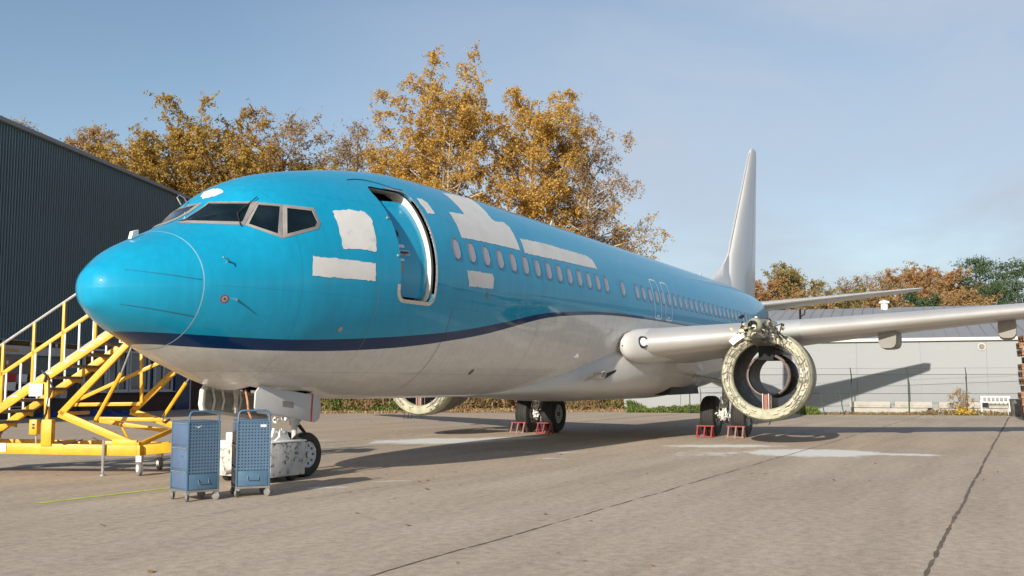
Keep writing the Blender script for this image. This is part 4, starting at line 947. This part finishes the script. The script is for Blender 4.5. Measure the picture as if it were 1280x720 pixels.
for x0, x1, tr in ((6.35, 8.50, 0), (8.68, 10.70, 1), (10.9, 13.1, 0), (13.75, 15.95, 1)):
    f = MB(); t = .09
    for a, b_ in (((x0, 1.10), (x1, 1.10+t)), ((x0, 3.2-t), (x1, 3.2))): f.box(((a[0]+b_[0])/2, .0, (a[1]+b_[1])/2), (b_[0]-a[0], .14, b_[1]-a[1]))
    for xx in (x0+t/2, x1-t/2): f.box((xx, .0, 2.15), (t, .13, 1.92))
    if tr: f.box(((x0+x1)/2, .0, 2.15), (t, .13, 1.92))
    F_ = f.build('window', 'window_white', HG); g_ = MB(); g_.box(((x0+x1)/2, .04, 2.15), (x1-x0-.12, .03, 1.95)); g_.build('pane', 'pane', F_)
m = MB(); m.box((11.15, -.06, 1.07), (9.8, .26, .05)); m.build('window_sill', 'window_white', HG)
m = MB(); m.box((17.3, .02, 1.25), (1.95, .12, 2.5)); D = m.build('door', 'door_blue', HG); m = MB(); m.tube([(16.5, -.06, 1.05), (16.6, -.08, 1.05)], .02, 6); m.build('door_handle', 'steel', D)
m = MB(); m.box((18.33, .0, 1.65), (.10, .14, 3.3)); m.build('door_post', 'window_white', HG); m = MB(); m.box((17.3, .02, 2.93), (1.95, .12, .8)); m.build('door_transom', 'pane', HG)
m = MB(); m.box((-4.4, .02, 2.92), (20.6, .16, .38)); FA = m.build('fascia', 'fascia', HG); m = MB(); m.box((.35, -.065, 2.90), (1.3, .01, .13)); m.build('orange_sign', 'sign_orange', FA)
m = MB(); m.box((-4.4, .04, 3.22), (20.6, .10, .16)); m.build('window_strip', 'pane', HG)
for x in (-.1, 1.9, 3.9, 5.9):
    m = MB(); m.box((x, -.01, 3.22), (.10, .12, .17)); m.build('strip_mullion', 'window_white', HG)
for x0 in (-8, -4, 0): 
    m = MB(); m.box((x0+2.0-1.6, .03, 2.32), (3.7, .10, .82)); SH = m.build('roller_shutter', 'shutter', HG)
    for z in (2.05, 2.2, 2.35, 2.5, 2.65):
        s_ = MB(); s_.box((x0+.4, -.025, z), (3.7, .014, .02)); s_.build('shutter_slat', 'shutter', SH)
m = MB(); m.box((-4.4, .05, .95), (20.6, .06, 1.9)); m.build('bay_shade_panel', 'bay_shade', HG)  # flat panel whose dark colour stands in for the shade inside an open bay
for z in (.5, .85, 1.2, 1.5):
    m = MB(); m.box((1.4, -.08, z), (2.2, .16, .05)); m.build('shelf', 'rail_grey', HG)
m = MB(); m.lathe([(0, 0), (0, .17), (.02, .17)], (.15, -.10, 2.38), (0, -1, 0), 20); SG = m.build('round_sign', 'white_paint', HG); m = MB(); m.lathe([(.022, .10), (.022, .15)], (.15, -.10, 2.38), (0, -1, 0), 20); m.build('sign_ring', 'red_paint', SG)
for x, z, mt, nm in ((.2, 1.75, 'red_paint', 'red_bin'), (1.0, 1.72, 'white_paint', 'white_bin'), (.2, 1.38, 'white_paint', 'white_bin'), (2.2, 1.0, 'door_blue', 'blue_bin'), (4.2, 1.0, 'fascia', 'grey_bin')):
    m = MB(); m.prism([(x-.28, z-.17), (x+.28, z-.17), (x+.33, z+.17), (x-.33, z+.17)], -.30, -.05); m.build('storage_bin', mt, HG)
# crumpled blue tarpaulin in front of the hangar
m = MB(); q_ = random.Random(5); nx, ny = 60, 12; V = []
p0, p1 = at(20, 45.5), at(185, 49)
ax = (p1-p0); ay = Vector((-ax.y, ax.x, 0)).normalized()
import mathutils
for i in range(nx+1):
    for j in range(ny+1):
        p = p0+ax*(i/nx)+ay*(j/ny*1.8-.9); e = min(j, ny-j)/ny*2; h = abs(mathutils.noise.noise(p*1.7))*.5+abs(mathutils.noise.noise(p*5))*.2
        V.append((p.x+.1*mathutils.noise.noise(p*3), p.y, .012+h*min(1, e*2)*.8))
m.add(V, [(i*(ny+1)+j, (i+1)*(ny+1)+j, (i+1)*(ny+1)+j+1, i*(ny+1)+j+1) for i in range(nx) for j in range(ny)]); o = m.build('tarpaulin', 'tarp', None, True, ang=60); tag(o, 'crumpled blue tarpaulin lying in front of the hangar', 'tarpaulin')

# ------------------------------------------------------------------ low white hall on the right
HL = thing('white_hall', (44.01, 9.28, 0), 'low white panel hall with a shallow grey metal roof', 'building', None, math.atan2(-23.48, 2.69))
HLn = 32.0; HH = 3.62
m = MB(); m.box((HLn/2, 9.1, HH/2), (HLn, 18, HH-.02)); m.build('wall_core', 'hall_white', HL)
pm = MB(); pm.box((0, 0, HH/2), (2.982, .06, HH-.02)); pm = pm.mesh('wall_panel')
for i in range(10):
    o = link(pm, 'wall_panel', 'hall_white', HL); o.location = (1.6+i*3.0, .06, .01)
m = MB(); m.box((HLn/2, -.03, HH+.06), (HLn+.3, .24, .16)); m.build('eave_trim', 'hall_trim', HL, bev=.01)
rp = MB(); rp.add([(-.15, -.02, HH+.145), (HLn+.15, -.02, HH+.145), (HLn+.15, 15.5, 6.42), (-.15, 15.5, 6.42), (HLn+.15, 31, HH+.1), (-.15, 31, HH+.1)], [(0, 1, 2, 3), (3, 2, 4, 5)]); RF = rp.build('roof', 'roof_grey', HL)
sm_ = MB(); sm_.add([(-.012, 0, 0), (.012, 0, 0), (.012, 15.52, 2.775), (-.012, 15.52, 2.775), (-.012, 0, .010), (.012, 0, .010), (.012, 15.52, 2.785), (-.012, 15.52, 2.785)], [(0, 1, 5, 4), (1, 2, 6, 5), (2, 3, 7, 6), (3, 0, 4, 7), (4, 5, 6, 7)]); sm_ = sm_.mesh('standing_seam')
for i in range(int(HLn/.6)):
    o = link(sm_, 'standing_seam', 'roof_grey', RF); o.location = (.2+i*.6, -.02, HH+.146)
m = MB(); m.lathe([(0, 0), (0, .17), (.03, .19), (.05, .15)], (17.9, .02, 3.28), (0, -1, 0), 20); v_ = m.build('wall_vent', 'hall_trim', HL, True); m = MB(); m.lathe([(.052, .0), (.052, .13)], (17.9, .02, 3.30), (0, -1, 0), 16); m.build('vent_opening', 'shutter', v_)
m = MB(); m.lathe([(0, .22), (.4, .22), (.42, .34), (.55, .30), (.65, 0)], (13.5, 14.5, 6.2), (0, 0, 1), 16); m.build('roof_cowl', 'white_paint', RF, True)
m = MB(); m.tube([(9.1, 4.0, 4.3), (9.1, 4.0, 5.6)], .06, 8); m.tube([(9.1, 4.0, 5.2), (9.35, 4.0, 5.35), (9.35, 4.0, 5.6)], .04, 6); m.build('roof_pipe', 'dark_metal', RF)

# ------------------------------------------------------------------ fence with bent wire holders
FN = thing('wire_fence', (43.3, -.26, 0), 'thin dark green wire fence on steel posts before the white hall', 'fence')
fa, fb = Vector((42.1, 5.0, 0)), Vector((46.6, -15.5, 0)); fd = (fb-fa)/8.0; og = Vector((43.3, -.26, 0))
for i in range(9):
    p = fa+fd*i-og; q_ = MB(); q_.tube([p, p+Vector((0, 0, 1.95)), p+Vector((-.10, .03, 2.28))], [.028, .026, .016], 7); q_.build('post', 'fence_green', FN)
for z, r in ((1.94, .011), (1.02, .011), (.08, .010), (2.24, .005)):
    q_ = MB(); o_ = Vector((-.09, .03, 0)) if z > 2 else Vector()
    q_.tube([fa-og+o_+Vector((0, 0, z)), fb-og+o_+Vector((0, 0, z))], r, 5); q_.build('wire', 'fence_green', FN)
q_ = MB(); u = fd/ fd.length; L_ = (fb-fa).length; s = 0
while s < L_:
    for sg in (1, -1):
        a = fa-og+u*s+Vector((0, 0, .08 if sg > 0 else 1.92)); e = min(1.84, L_-s); b_ = a+u*e+Vector((0, 0, sg*e)); q_.tube([a, b_], .0016, 3, False)
    s += .13
q_.build('chain_link', 'fence_green', FN)['kind'] = 'stuff'
for i, (px, h, le) in enumerate(((1028, 1.0, .16), (1052, 1.35, .22))):
    q_ = MB(); b_ = at(px, 49.0); q_.tube([b_, b_+Vector((0, le, h))], .025, 6); q_.tube([b_+Vector((0, le*.6, h*.55)), b_+Vector((0, le*.6-.10, h*.55-.12))], .018, 6)
    o = q_.build('leaning_stake', 'fence_green'); tag(o, ('short thin stake leaning beside the fence, nearer the reverser ring', 'taller leaning stake right beside a fence post')[i], 'stake', 'leaning stakes by the fence')
# long concrete beams and blocks stored behind the fence
q_ = random.Random(8)
hd = Vector((2.69, -23.48, 0)).normalized(); hn = Vector((.9935, .1138, 0)); ob = Vector((45.42, -.25, 0))-hn*1.0
haz = math.atan2(hd.y, hd.x)
for i, (s0, ln, z, dy) in enumerate([(2.1, 1.9, .42, 0), (4.2, 1.7, .42, .05), (6.2, 1.9, .42, -.05), (8.4, 2.0, .42, 0), (10.6, 1.7, .42, .05), (2.3, 3.4, .10, -.05), (5.9, 3.6, .10, .0), (9.7, 3.2, .10, .04)]):
    c = ob+hd*(s0+ln/2)+hn*dy; mb = MB(); mb.box((0, 0, .15), (ln, .42, .30)); 
    mb.box((0, -.215, .15), (ln*.94, .02, .10))
    o = mb.build('concrete_beam', 'concrete', None, bev=.015); o.location = (c.x, c.y, z-.10 if z < .2 else z-.098); o.rotation_euler = (0, 0, haz+q_.uniform(-.02, .02))
    tag(o, 'pale concrete beam in the upper row stacked behind the fence' if z > .2 else 'long pale concrete beam on the ground behind the fence', 'concrete beam', 'concrete beams stacked behind the fence')
# white rack with legs
RK = thing('white_rack', tuple(at(1240, 48.6)), 'white metal rack with four thin legs behind the fence', 'rack', None, haz)
for x in (-.60, .60):
    for y in (-.2, .2):
        m = MB(); m.box((x, y, .43), (.05, .05, .86)); m.build('leg', 'white_paint', RK)
m = MB(); m.box((0, 0, .88), (1.28, .46, .05)); m.build('top', 'white_paint', RK)
for i in range(7):
    m = MB(); m.box((-.54+i*.18, -.22, .74), (.03, .03, .24)); m.build('slat', 'white_paint', RK)
m = MB(); m.box((0, -.22, .63), (1.2, .03, .04)); m.build('rail', 'white_paint', RK)
BK = thing('grey_bucket', tuple(at(1266, 46.5)), 'grey plastic tub beside the timber stack', 'tub'); m = MB(); m.lathe([(0, 0), (0, .2), (.75, .27), (.75, .24), (.08, .18), (.08, 0)], (0, 0, 0), (0, 0, 1), 20); m.build('tub_wall', 'duct_grey', BK, True); m = MB(); m.lathe([(.74, .265), (.77, .285), (.79, .27)], (0, 0, 0), (0, 0, 1), 20); m.build('rim', 'door_blue', BK, True)
# timber pallets
q_ = random.Random(3); pb_ = at(1293, 41.5); z = 0
proto = None
for i in range(12):
    lb = ['lowest wooden pallet, standing on the ground under the tall stack']+['%s wooden pallet from the ground in the tall stack by the fence' % t for t in 'second third fourth fifth sixth seventh eighth ninth tenth eleventh'.split()]+['topmost brown pallet of the tall stack by the fence']; lb = lb[i]
    T = thing('wooden_pallet', (pb_.x+q_.uniform(-.05, .05), pb_.y+q_.uniform(-.12, .12), z), lb, 'pallet', 'stacked wooden pallets', haz+R(90)+q_.uniform(-.06, .06))
    if proto is None:
        proto = T
        for y in (-.45, 0, .45):
            for x in (-.55, 0, .55):
                m = MB(); m.box((x, y, .10), (.14, .15, .14)); m.build('block', 'wood', T)
            m = MB(); m.box((0, y, .015), (1.2, .12, .026)); m.build('bottom_board', 'wood_dark', T)
        for x in (-.55, -.33, -.11, .11, .33, .55):
            m = MB(); m.box((x, 0, .215), (.17, 1.06, .085)); m.build('top_board', 'wood', T)
    else:
        for ch in list(proto.children): copy_tree(ch, T)
    z += .2585+.03
    m = MB()

# ------------------------------------------------------------------ vegetation
def quad_mesh(name, C, A, B):
    """C centres, A/B half axes (n,3): one quad per leaf"""
    n = len(C); V = np.empty((n, 4, 3), np.float32); V[:, 0] = C-A*.9; V[:, 1] = C-B*.55; V[:, 2] = C+A*1.05; V[:, 3] = C+B*.55
    me = bpy.data.meshes.new(name); me.vertices.add(4*n); me.vertices.foreach_set('co', V.ravel()); me.loops.add(4*n); me.loops.foreach_set('vertex_index', np.arange(4*n, dtype=np.int32))
    me.polygons.add(n); me.polygons.foreach_set('loop_start', np.arange(0, 4*n, 4, dtype=np.int32)); me.update(calc_edges=True); me.validate(); return me
def rand_axes(g, n, s0, s1, flat=0.0):
    a = g.normal(size=(n, 3)); a /= np.linalg.norm(a, axis=1)[:, None]; b = g.normal(size=(n, 3)); b -= a*(a*b).sum(1)[:, None]; b /= np.linalg.norm(b, axis=1)[:, None]
    s = g.uniform(s0, s1, n)[:, None]; return a*s, b*s
def tree(name, label, pos, H, rad, leaf, bark, seed, limbs=46, subs=7, twigs=4, lpt=13, ls=(.06, .11), droop=.5, base=.18, shape='oval', lean=(0, 0), group='autumn trees behind the airliner', sc=1.0, up=.55, stems=1, twig_r=.010):
    g = np.random.default_rng(seed); q_ = random.Random(seed)
    if group == 'autumn trees behind the airliner': H *= .985 if shape == 'dome' else 1.06; rad *= 1.05
    T = thing(name, (pos[0], pos[1], 0), label, 'tree', group)
    br = MB(); tw = MB(); LC = []
    for st_ in range(stems):
        a0 = q_.uniform(0, 6.28); off = Vector((math.cos(a0), math.sin(a0), 0))*(rad*.30 if stems > 1 else 0)*(1 if st_ else .5); Hs = H*(1 if st_ == 0 else q_.uniform(.78, .93))
        tr = []; nT = 9; wob = Vector()
        for i in range(nT):
            t = i/(nT-1); wob += Vector((q_.gauss(0, .012), q_.gauss(0, .012), 0))*H*.5*t
            tr.append(Vector((lean[0]*t*t, lean[1]*t*t, Hs*t*.93))+wob*.6+off*min(1, t*1.6))
        r0 = H*.0125*sc/ (1 if stems == 1 else 1.35); rr = [r0*(1-t/(nT-1))**.8+.012 for t in range(nT)]; rr[0] *= 1.3; br.tube(tr, rr, 8)
        def trunk_at(t):
            f = t*(nT-1); i = min(nT-2, int(f)); return tr[i].lerp(tr[i+1], f-i), rr[i]+(rr[i+1]-rr[i])*(f-i)
        for i in range(int(limbs*LIMBK)//stems):
            t = base+(.985-base)*((i+q_.random())/(int(limbs*LIMBK)//stems)); u = (t-base)/(1-base)
            sh = {'oval': math.sin(math.pi*min(1, .12+.86*u))**.7, 'cone': (1-u)**.65*.95+.10, 'round': math.sqrt(max(.03, 1-(2*u*.96-.9)**2)), 'dome': math.sin(math.pi*min(1, .10+.78*u))**.45, 'vase': .35+.65*math.sin(math.pi*(.15+.75*u))}[shape]
            p, r_t = trunk_at(t); az = i*2.39996+q_.uniform(-.5, .5)+st_; Ln = rad*sh*q_.uniform(.70, 1.25)*(.85 if stems > 1 else 1)+.4
            el = up*(.5+.7*u)+q_.uniform(-.15, .15); d = Vector((math.cos(az)*math.cos(el), math.sin(az)*math.cos(el), math.sin(el)))
            pts = [p]; cur = p; dd_ = d.copy(); k = 6
            for j in range(k):
                dd_ = (dd_+Vector((q_.gauss(0, .14), q_.gauss(0, .14), q_.gauss(0, .10)-droop*.16*(j/k)))).normalized(); cur = cur+dd_*(Ln/k); pts.append(cur)
            rl = min(r_t*.62, .02+Ln*.016)*sc; br.tube(pts, [rl*(1-j/(k+.5))+.007 for j in range(k+1)], 5, False)
            ns = max(2, int(subs*(.5+.5*Ln/max(rad, .1))))
            for s in range(ns):
                f = q_.uniform(.15, 1.0); fi = f*k; j = min(k-1, int(fi)); sp = pts[j].lerp(pts[j+1], fi-j); ld = (pts[j+1]-pts[j]).normalized()
                rv = Vector((q_.gauss(0, 1), q_.gauss(0, 1), q_.gauss(0, .7))); sd_ = (ld*.7+rv.normalized()*.9).normalized(); sl_ = (.45+.30*Ln*(1.15-f))*q_.uniform(.6, 1.2)
                e1 = sp+sd_*sl_*.5; e2 = sp+(sd_+Vector((0, 0, -droop*.35))).normalized()*sl_; tw.tube([sp, e1, e2], [.008+.006*sl_*sc, .007+.003*sl_*sc, .005], 3, False)
                for w_ in range(twigs+1):
                    tp = (sp.lerp(e1, q_.random()) if q_.random() < .35 else e1.lerp(e2, q_.random())); rv = Vector((q_.gauss(0, 1), q_.gauss(0, 1), q_.gauss(0, .8)-droop*1.3)).normalized(); tl = q_.uniform(.35, .95)*(.6+.05*H*.6)
                    te = tp+rv*tl; 
                    if twig_r: tw.add([tp+Vector((twig_r, 0, 0)), tp+Vector((-twig_r*.5, twig_r, 0)), tp+Vector((-twig_r*.5, -twig_r, 0)), te], [(0, 1, 3), (1, 2, 3), (2, 0, 3)])
                    nl = int(lpt*LEAFK*q_.uniform(.3, 1.6)+q_.random())
                    if nl: LC.append((tp, te, nl))
    Tk = br.build('trunk', bark, T, True, ang=0); tw.build('twigs', 'twig', Tk)['kind'] = 'stuff'
    A0 = np.array([tuple(a) for a, b_, n in LC for _ in range(n)]); B0 = np.array([tuple(b_) for a, b_, n in LC for _ in range(n)])
    if len(A0):
        f = g.uniform(0, 1.05, len(A0))[:, None]; C = A0+(B0-A0)*f+g.normal(0, .085, (len(A0), 3)); a, b_ = rand_axes(g, len(C), ls[0]*LEAFS, ls[1]*LEAFS)
        o = link(quad_mesh('crown', C, a, b_), 'crown', leaf, T); o['kind'] = 'stuff'
    return T
LEAFK, LEAFS, LIMBK = 1.65, 1.06, 1.65
def treepos(px, D, lat=0): p = at(px, D); return (p.x, p.y)
# birches rising behind the fuselage
tree('birch_tree', 'tall golden birch with a white trunk fork, behind the white-patched cabin roof', treepos(553, 66), 23.4, 4.6, 'leaf_birch', 'birch_bark', 101, limbs=64, subs=8, twigs=5, lpt=12, droop=.9, base=.12, shape='dome', stems=2, ls=(.055, .105))
tree('birch_tree', 'broad golden birch of three stems, next to the sparse drooping birch', treepos(672, 67), 22.6, 4.3, 'leaf_birch', 'birch_bark', 102, limbs=60, subs=8, twigs=5, lpt=12, droop=.9, base=.12, shape='dome', stems=3, ls=(.055, .105))
tree('birch_tree', 'sparse drooping birch with grey twigs showing through its thin leaves', treepos(730, 67.5), 21.6, 3.9, 'leaf_brown', 'birch_bark', 103, limbs=44, subs=7, twigs=5, lpt=6, droop=1.1, base=.12, shape='dome', stems=2, ls=(.05, .095))
tree('birch_tree', 'small golden birch beside the bare brown tree, its crown low over the cabin roof', treepos(490, 67), 18.4, 3.4, 'leaf_birch', 'birch_bark', 104, limbs=42, subs=7, twigs=5, lpt=11, droop=.8, base=.12, shape='dome', ls=(.055, .10))
tree('shrubby_tree', 'low thorny tree with few orange leaves next to the sparse drooping birch', treepos(778, 69), 12.4, 3.0, 'leaf_birch', 'bark', 105, limbs=34, subs=8, twigs=5, lpt=4, droop=.2, base=.10, shape='vase', stems=2, ls=(.05, .10))
# mixed trees behind the hangar end
tree('oak_tree', 'large round yellow-brown oak rising past the end of the hangar roof', treepos(232, 80), 23.9, 7.0, 'leaf_oak', 'bark', 111, limbs=74, subs=9, twigs=5, lpt=12, droop=.25, base=.14, shape='dome', stems=2, ls=(.07, .13), sc=1.1)
tree('maple_tree', 'pale brown half-bare tree between the large oak and the bare brown tree', treepos(362, 80), 23.4, 6.0, 'leaf_brown', 'bark', 112, limbs=60, subs=8, twigs=5, lpt=8, droop=.2, base=.14, shape='dome', stems=2, ls=(.06, .115))
tree('bare_tree', 'thin bare brown tree with hardly any leaves beside the small birch', treepos(440, 76), 21.4, 3.6, 'leaf_brown', 'bark', 113, limbs=44, subs=8, twigs=5, lpt=3, droop=.1, base=.15, shape='oval', stems=2, ls=(.06, .11), twig_r=.014)
tree('maple_tree', 'slim olive-brown tree showing over the middle of the hangar roof', treepos(98, 84), 23.0, 4.0, 'leaf_brown', 'bark', 114, limbs=44, subs=8, twigs=5, lpt=7, droop=.2, base=.15, shape='oval', ls=(.07, .12))
tree('oak_tree', 'low green-gold oak filling the gap between hangar roof and large oak', treepos(162, 79), 19.8, 5.2, 'leaf_oak', 'bark', 115, limbs=50, subs=8, twigs=5, lpt=10, droop=.2, base=.12, shape='dome', ls=(.07, .13))
tree('bare_tree', 'bare treetop just showing above the high corner of the hangar roof', treepos(14, 88), 24.9, 2.6, 'leaf_brown', 'bark', 116, limbs=36, subs=7, twigs=5, lpt=3, droop=.1, base=.2, shape='oval', ls=(.07, .12), twig_r=.014)
tree('oak_tree', 'lower yellow oak right behind the cockpit roof', treepos(310, 78), 19, 5.2, 'leaf_oak', 'bark', 117, limbs=46, subs=8, twigs=5, lpt=11, droop=.2, base=.12, shape='round', ls=(.07, .13))
tree('oak_tree', 'low yellow oak behind the forward cabin roof', treepos(415, 74), 16.5, 4.6, 'leaf_oak', 'bark', 118, limbs=40, subs=8, twigs=5, lpt=11, droop=.2, base=.12, shape='round', ls=(.07, .13))
# tree row beyond the hall
FAR = [(952, 345, 'leaf_russet', 'round', 4.0, 'reddish tree standing right behind the tail fin'), (985, 340, 'leaf_olive', 'round', 4.2, 'olive-yellow tree in the row beyond the hall, beside the reddish tree at the fin'), (1026, 352, 'leaf_olive', 'oval', 4.0, 'yellow-green rounded tree beyond the hall, left of the leafless grey tree'), (1070, 345, 'leaf_brown', 'oval', 3.2, 'leafless grey-brown tree in the row beyond the hall'), (1108, 338, 'leaf_far', 'oval', 3.6, 'pale orange tree between the leafless tree and the russet trees'), (1142, 336, 'leaf_russet', 'round', 4.2, 'russet tree over the tip of the tailplane'), (1178, 333, 'leaf_russet', 'round', 4.4, 'tall russet tree next to the nearer green pine'), (1210, 352, 'leaf_far', 'round', 3.6, 'low orange tree in front of the green pines')]
for i, (px, ty, lf, shp, rd, lb) in enumerate(FAR):
    D = 96+(i % 3)*3; H = 1.43+(481.4-ty)/1273.4*D
    tree('autumn_tree', lb, treepos(px, D), H, rd, lf, 'bark', 200+i, limbs=44, subs=7, twigs=4, lpt=2 if 'leafless' in lb else 12, droop=.2, base=.10, shape=shp, ls=(.065, .12), group='tree row beyond the hall', stems=1 if i % 2 else 2, twig_r=.014)
for i, (px, ty, lf, rd, lb) in enumerate([(1000, 372, 'leaf_far', 3.6, 'low orange bush beyond the hall behind the tailplane root'), (1050, 374, 'leaf_olive', 3.8, 'low olive bush beyond the hall under the leafless tree'), (1100, 376, 'leaf_far', 3.6, 'low orange bush beyond the roof cowl of the hall'), (1150, 371, 'leaf_pine', 2.8, 'dark green bush below the tailplane tip'), (1192, 372, 'leaf_far', 3.6, 'low orange bush next to the dark green bush')]):
    D = 90; tree('roadside_bush', lb, treepos(px, D), 1.43+(481.4-ty)/1273.4*D, rd, lf, 'bark', 240+i, limbs=30, subs=8, twigs=4, lpt=12, droop=.1, base=.06, shape='round', ls=(.065, .12), group='tree row beyond the hall')
def pine(label, px, ty, D, rad, seed):
    q_ = random.Random(seed); g = np.random.default_rng(seed); H = 1.43+(481.4-ty)/1273.4*D; p = treepos(px, D)
    T = thing('pine_tree', (p[0], p[1], 0), label, 'tree', 'tree row beyond the hall'); br = MB(); br.tube([(0, 0, 0), (.1, .1, H*.5), (.0, .2, H*.97)], [.22, .16, .03], 8); C = []; A = []; B = []
    for i in range(30):
        t = .28+.70*i/29; az = i*2.4+q_.uniform(-.3, .3); Ln = rad*(1.08-t)**.55*q_.uniform(.55, 1.1)*1.15; b0 = Vector((.1*t, .2*t, H*t)); d = Vector((math.cos(az), math.sin(az), q_.uniform(.15, .5))); e = b0+d*Ln
        br.tube([b0, b0+d*Ln*.5+Vector((0, 0, -.06)), e], [.05, .035, .012], 4, False)
        for k in range(6):
            f = q_.uniform(.45, 1.08); c = b0+d*Ln*f+Vector((q_.gauss(0, .35), q_.gauss(0, .35), q_.gauss(.12, .14))); n = 46; cc = np.array(c)+g.normal(0, 1, (n, 3))*np.array([.42, .42, .17])
            C.append(cc); a, b_ = rand_axes(g, n, .10, .19); a[:, 2] = np.abs(a[:, 2])*1.2; A.append(a); B.append(b_*.55)
    Tk = br.build('trunk', 'bark', T, True, ang=0); link(quad_mesh('crown', np.concatenate(C), np.concatenate(A), np.concatenate(B)), 'crown', 'leaf_pine', T)['kind'] = 'stuff'
pine('green pine with layered boughs beside the tall russet tree', 1226, 326, 97, 4.4, 301); pine('green pine standing alone at the end of the tree row', 1277, 330, 97, 4.2, 302); pine('distant low pine between the two tall pines', 1252, 356, 112, 3.4, 303)

# weedy bank between apron and trees
def weeds(name, label, spots, n, hmax, mt, seed, s=(.05, .13), cat='weeds'):
    g = np.random.default_rng(seed); P = []
    (ax_, ay_), (bx_, by_) = spots[0], spots[1]; dep = spots[2]
    u = g.uniform(0, 1, n); v = g.uniform(0, 1, n); d = np.array([bx_-ax_, by_-ay_]); L2 = np.linalg.norm(d); nrm = np.array([d[1], -d[0]])/L2
    if nrm[0] < 0: nrm = -nrm
    wob = .35*np.sin(u*L2*1.1)+.25*np.sin(u*L2*2.7+1)+.2*np.sin(u*L2*6.1+2); wob *= min(1, dep/2.5)
    X = ax_+d[0]*u+nrm[0]*(v*dep+wob); Y = ay_+d[1]*u+nrm[1]*(v*dep+wob)
    # clumps decide the height
    ph = g.uniform(0, 6, 8); hh = np.zeros(n)
    for k, fq in enumerate((.5, .9, 1.7, 3.1, 5.3, 8.0)): hh += np.sin(u*L2*fq+ph[k]+2.0*np.sin(v*dep*fq*.7+ph[k]))/(1+k*.6)
    hh = np.clip(.62+.24*hh, .12, 1.25)*hmax*np.clip(.35+v*2.2, 0, 1)
    Z = hh*g.uniform(0, 1, n)**.75
    C = np.stack([X+g.normal(0, .06, n), Y+g.normal(0, .06, n), Z], -1); a, b_ = rand_axes(g, n, *s); a[:, 2] = np.abs(a[:, 2])*1.5
    o = link(quad_mesh(name, C, a, b_*.8), name, mt); tag(o, label, cat, kind='stuff')
A_ = at(385, 52.6); B_ = at(800, 57.2)
m = MB(); V = []; nb = 50; dv = Vector((B_.x-A_.x, B_.y-A_.y, 0)); nv = Vector((dv.y, -dv.x, 0)).normalized(); nv = nv if nv.x > 0 else -nv
for i in range(nb+1):
    p = A_+dv*(-.25+1.25*i/nb); rz = .10*math.sin(i*1.3)+.06*math.sin(i*3.1)
    for k, (o_, z) in enumerate(((-.9+rz*3, .004), (-.2+rz*2, .05), (.8, .18), (2.2, .42), (6, .5), (30, .3))): r_ = p+nv*o_; V.append((r_.x, r_.y, z+(rz*.3 if k else 0)))
m.add(V, [(i*6+j, (i+1)*6+j, (i+1)*6+j+1, i*6+j+1) for i in range(nb) for j in range(5)]); o = m.build('earth_bank', 'soil', None, True, ang=0); tag(o, 'low bank of bare brown earth beyond the apron', 'bank', kind='structure')
weeds('weeds', 'tall brown and green weeds covering the bank beyond the apron', ((A_.x-.3, A_.y+.2), (B_.x, B_.y), 3.6), 42000, 2.3, 'weed', 51, (.04, .12))
weeds('weeds', 'low bright green weeds at the foot of the bank', ((A_.x-.2, A_.y), (at(520, 53.5).x, at(520, 53.5).y), 2.2), 4500, 1.2, 'weed_green', 52, (.04, .10))
weeds('dry_grass', 'strip of dry grass and leaf litter along the apron edge', ((A_.x-1.3, A_.y-.6), (B_.x-1.2, B_.y-.6), 2.2), 9000, .22, 'dry_grass', 56, (.03, .09), 'grass')
C_ = at(785, 54.0); D_ = at(885, 53.0)
weeds('weeds', 'green grass tufts in front of the white hall wall under the wing', ((C_.x-.6, C_.y), (D_.x-.6, D_.y), 1.2), 5000, .75, 'weed_green', 53, (.03, .10))
E_ = at(1005, 50.4); F_ = at(1290, 48.0)
weeds('weeds', 'sparse dry grass along the foot of the wire fence', ((E_.x-.4, E_.y), (F_.x-.4, F_.y), 1.0), 2600, .26, 'weed', 54, (.03, .08))
weeds('weeds', 'dark green grass clump behind the reverser ring', ((at(1000, 49.5).x, at(1000, 49.5).y), (at(1022, 49.5).x, at(1022, 49.5).y), .6), 900, .5, 'weed_green', 55, (.03, .10))
# dead flower heads with yellow blossom by the fence
FP = thing('flowering_plant', tuple(at(1201, 48.2)), 'yellow flowering plant with faded pink seed heads at the fence', 'plant'); g = np.random.default_rng(77)
st_ = MB(); C = []
for i in range(14):
    a = g.uniform(0, 6.28); r = g.uniform(.1, .7); h = g.uniform(.5, 1.25); e = Vector((r*math.cos(a)*.5, r*math.sin(a), h)); st_.tube([(0, 0, 0), e*.5+Vector((0, 0, .1)), e], .010, 4, False); C.append(np.array(e)+g.normal(0, .07, (26, 3)))
st_.build('stem', 'weed', FP); C = np.concatenate(C); a, b_ = rand_axes(g, len(C), .03, .06); link(quad_mesh('seed_heads', C, a, b_), 'seed_heads', 'leaf_brown', FP)['kind'] = 'stuff'
C = np.array([0, 0, .22])+g.normal(0, 1, (260, 3))*np.array([.12, .22, .12]); a, b_ = rand_axes(g, 260, .03, .06); link(quad_mesh('blossom', C, a, b_), 'blossom', 'flower', FP)['kind'] = 'stuff'
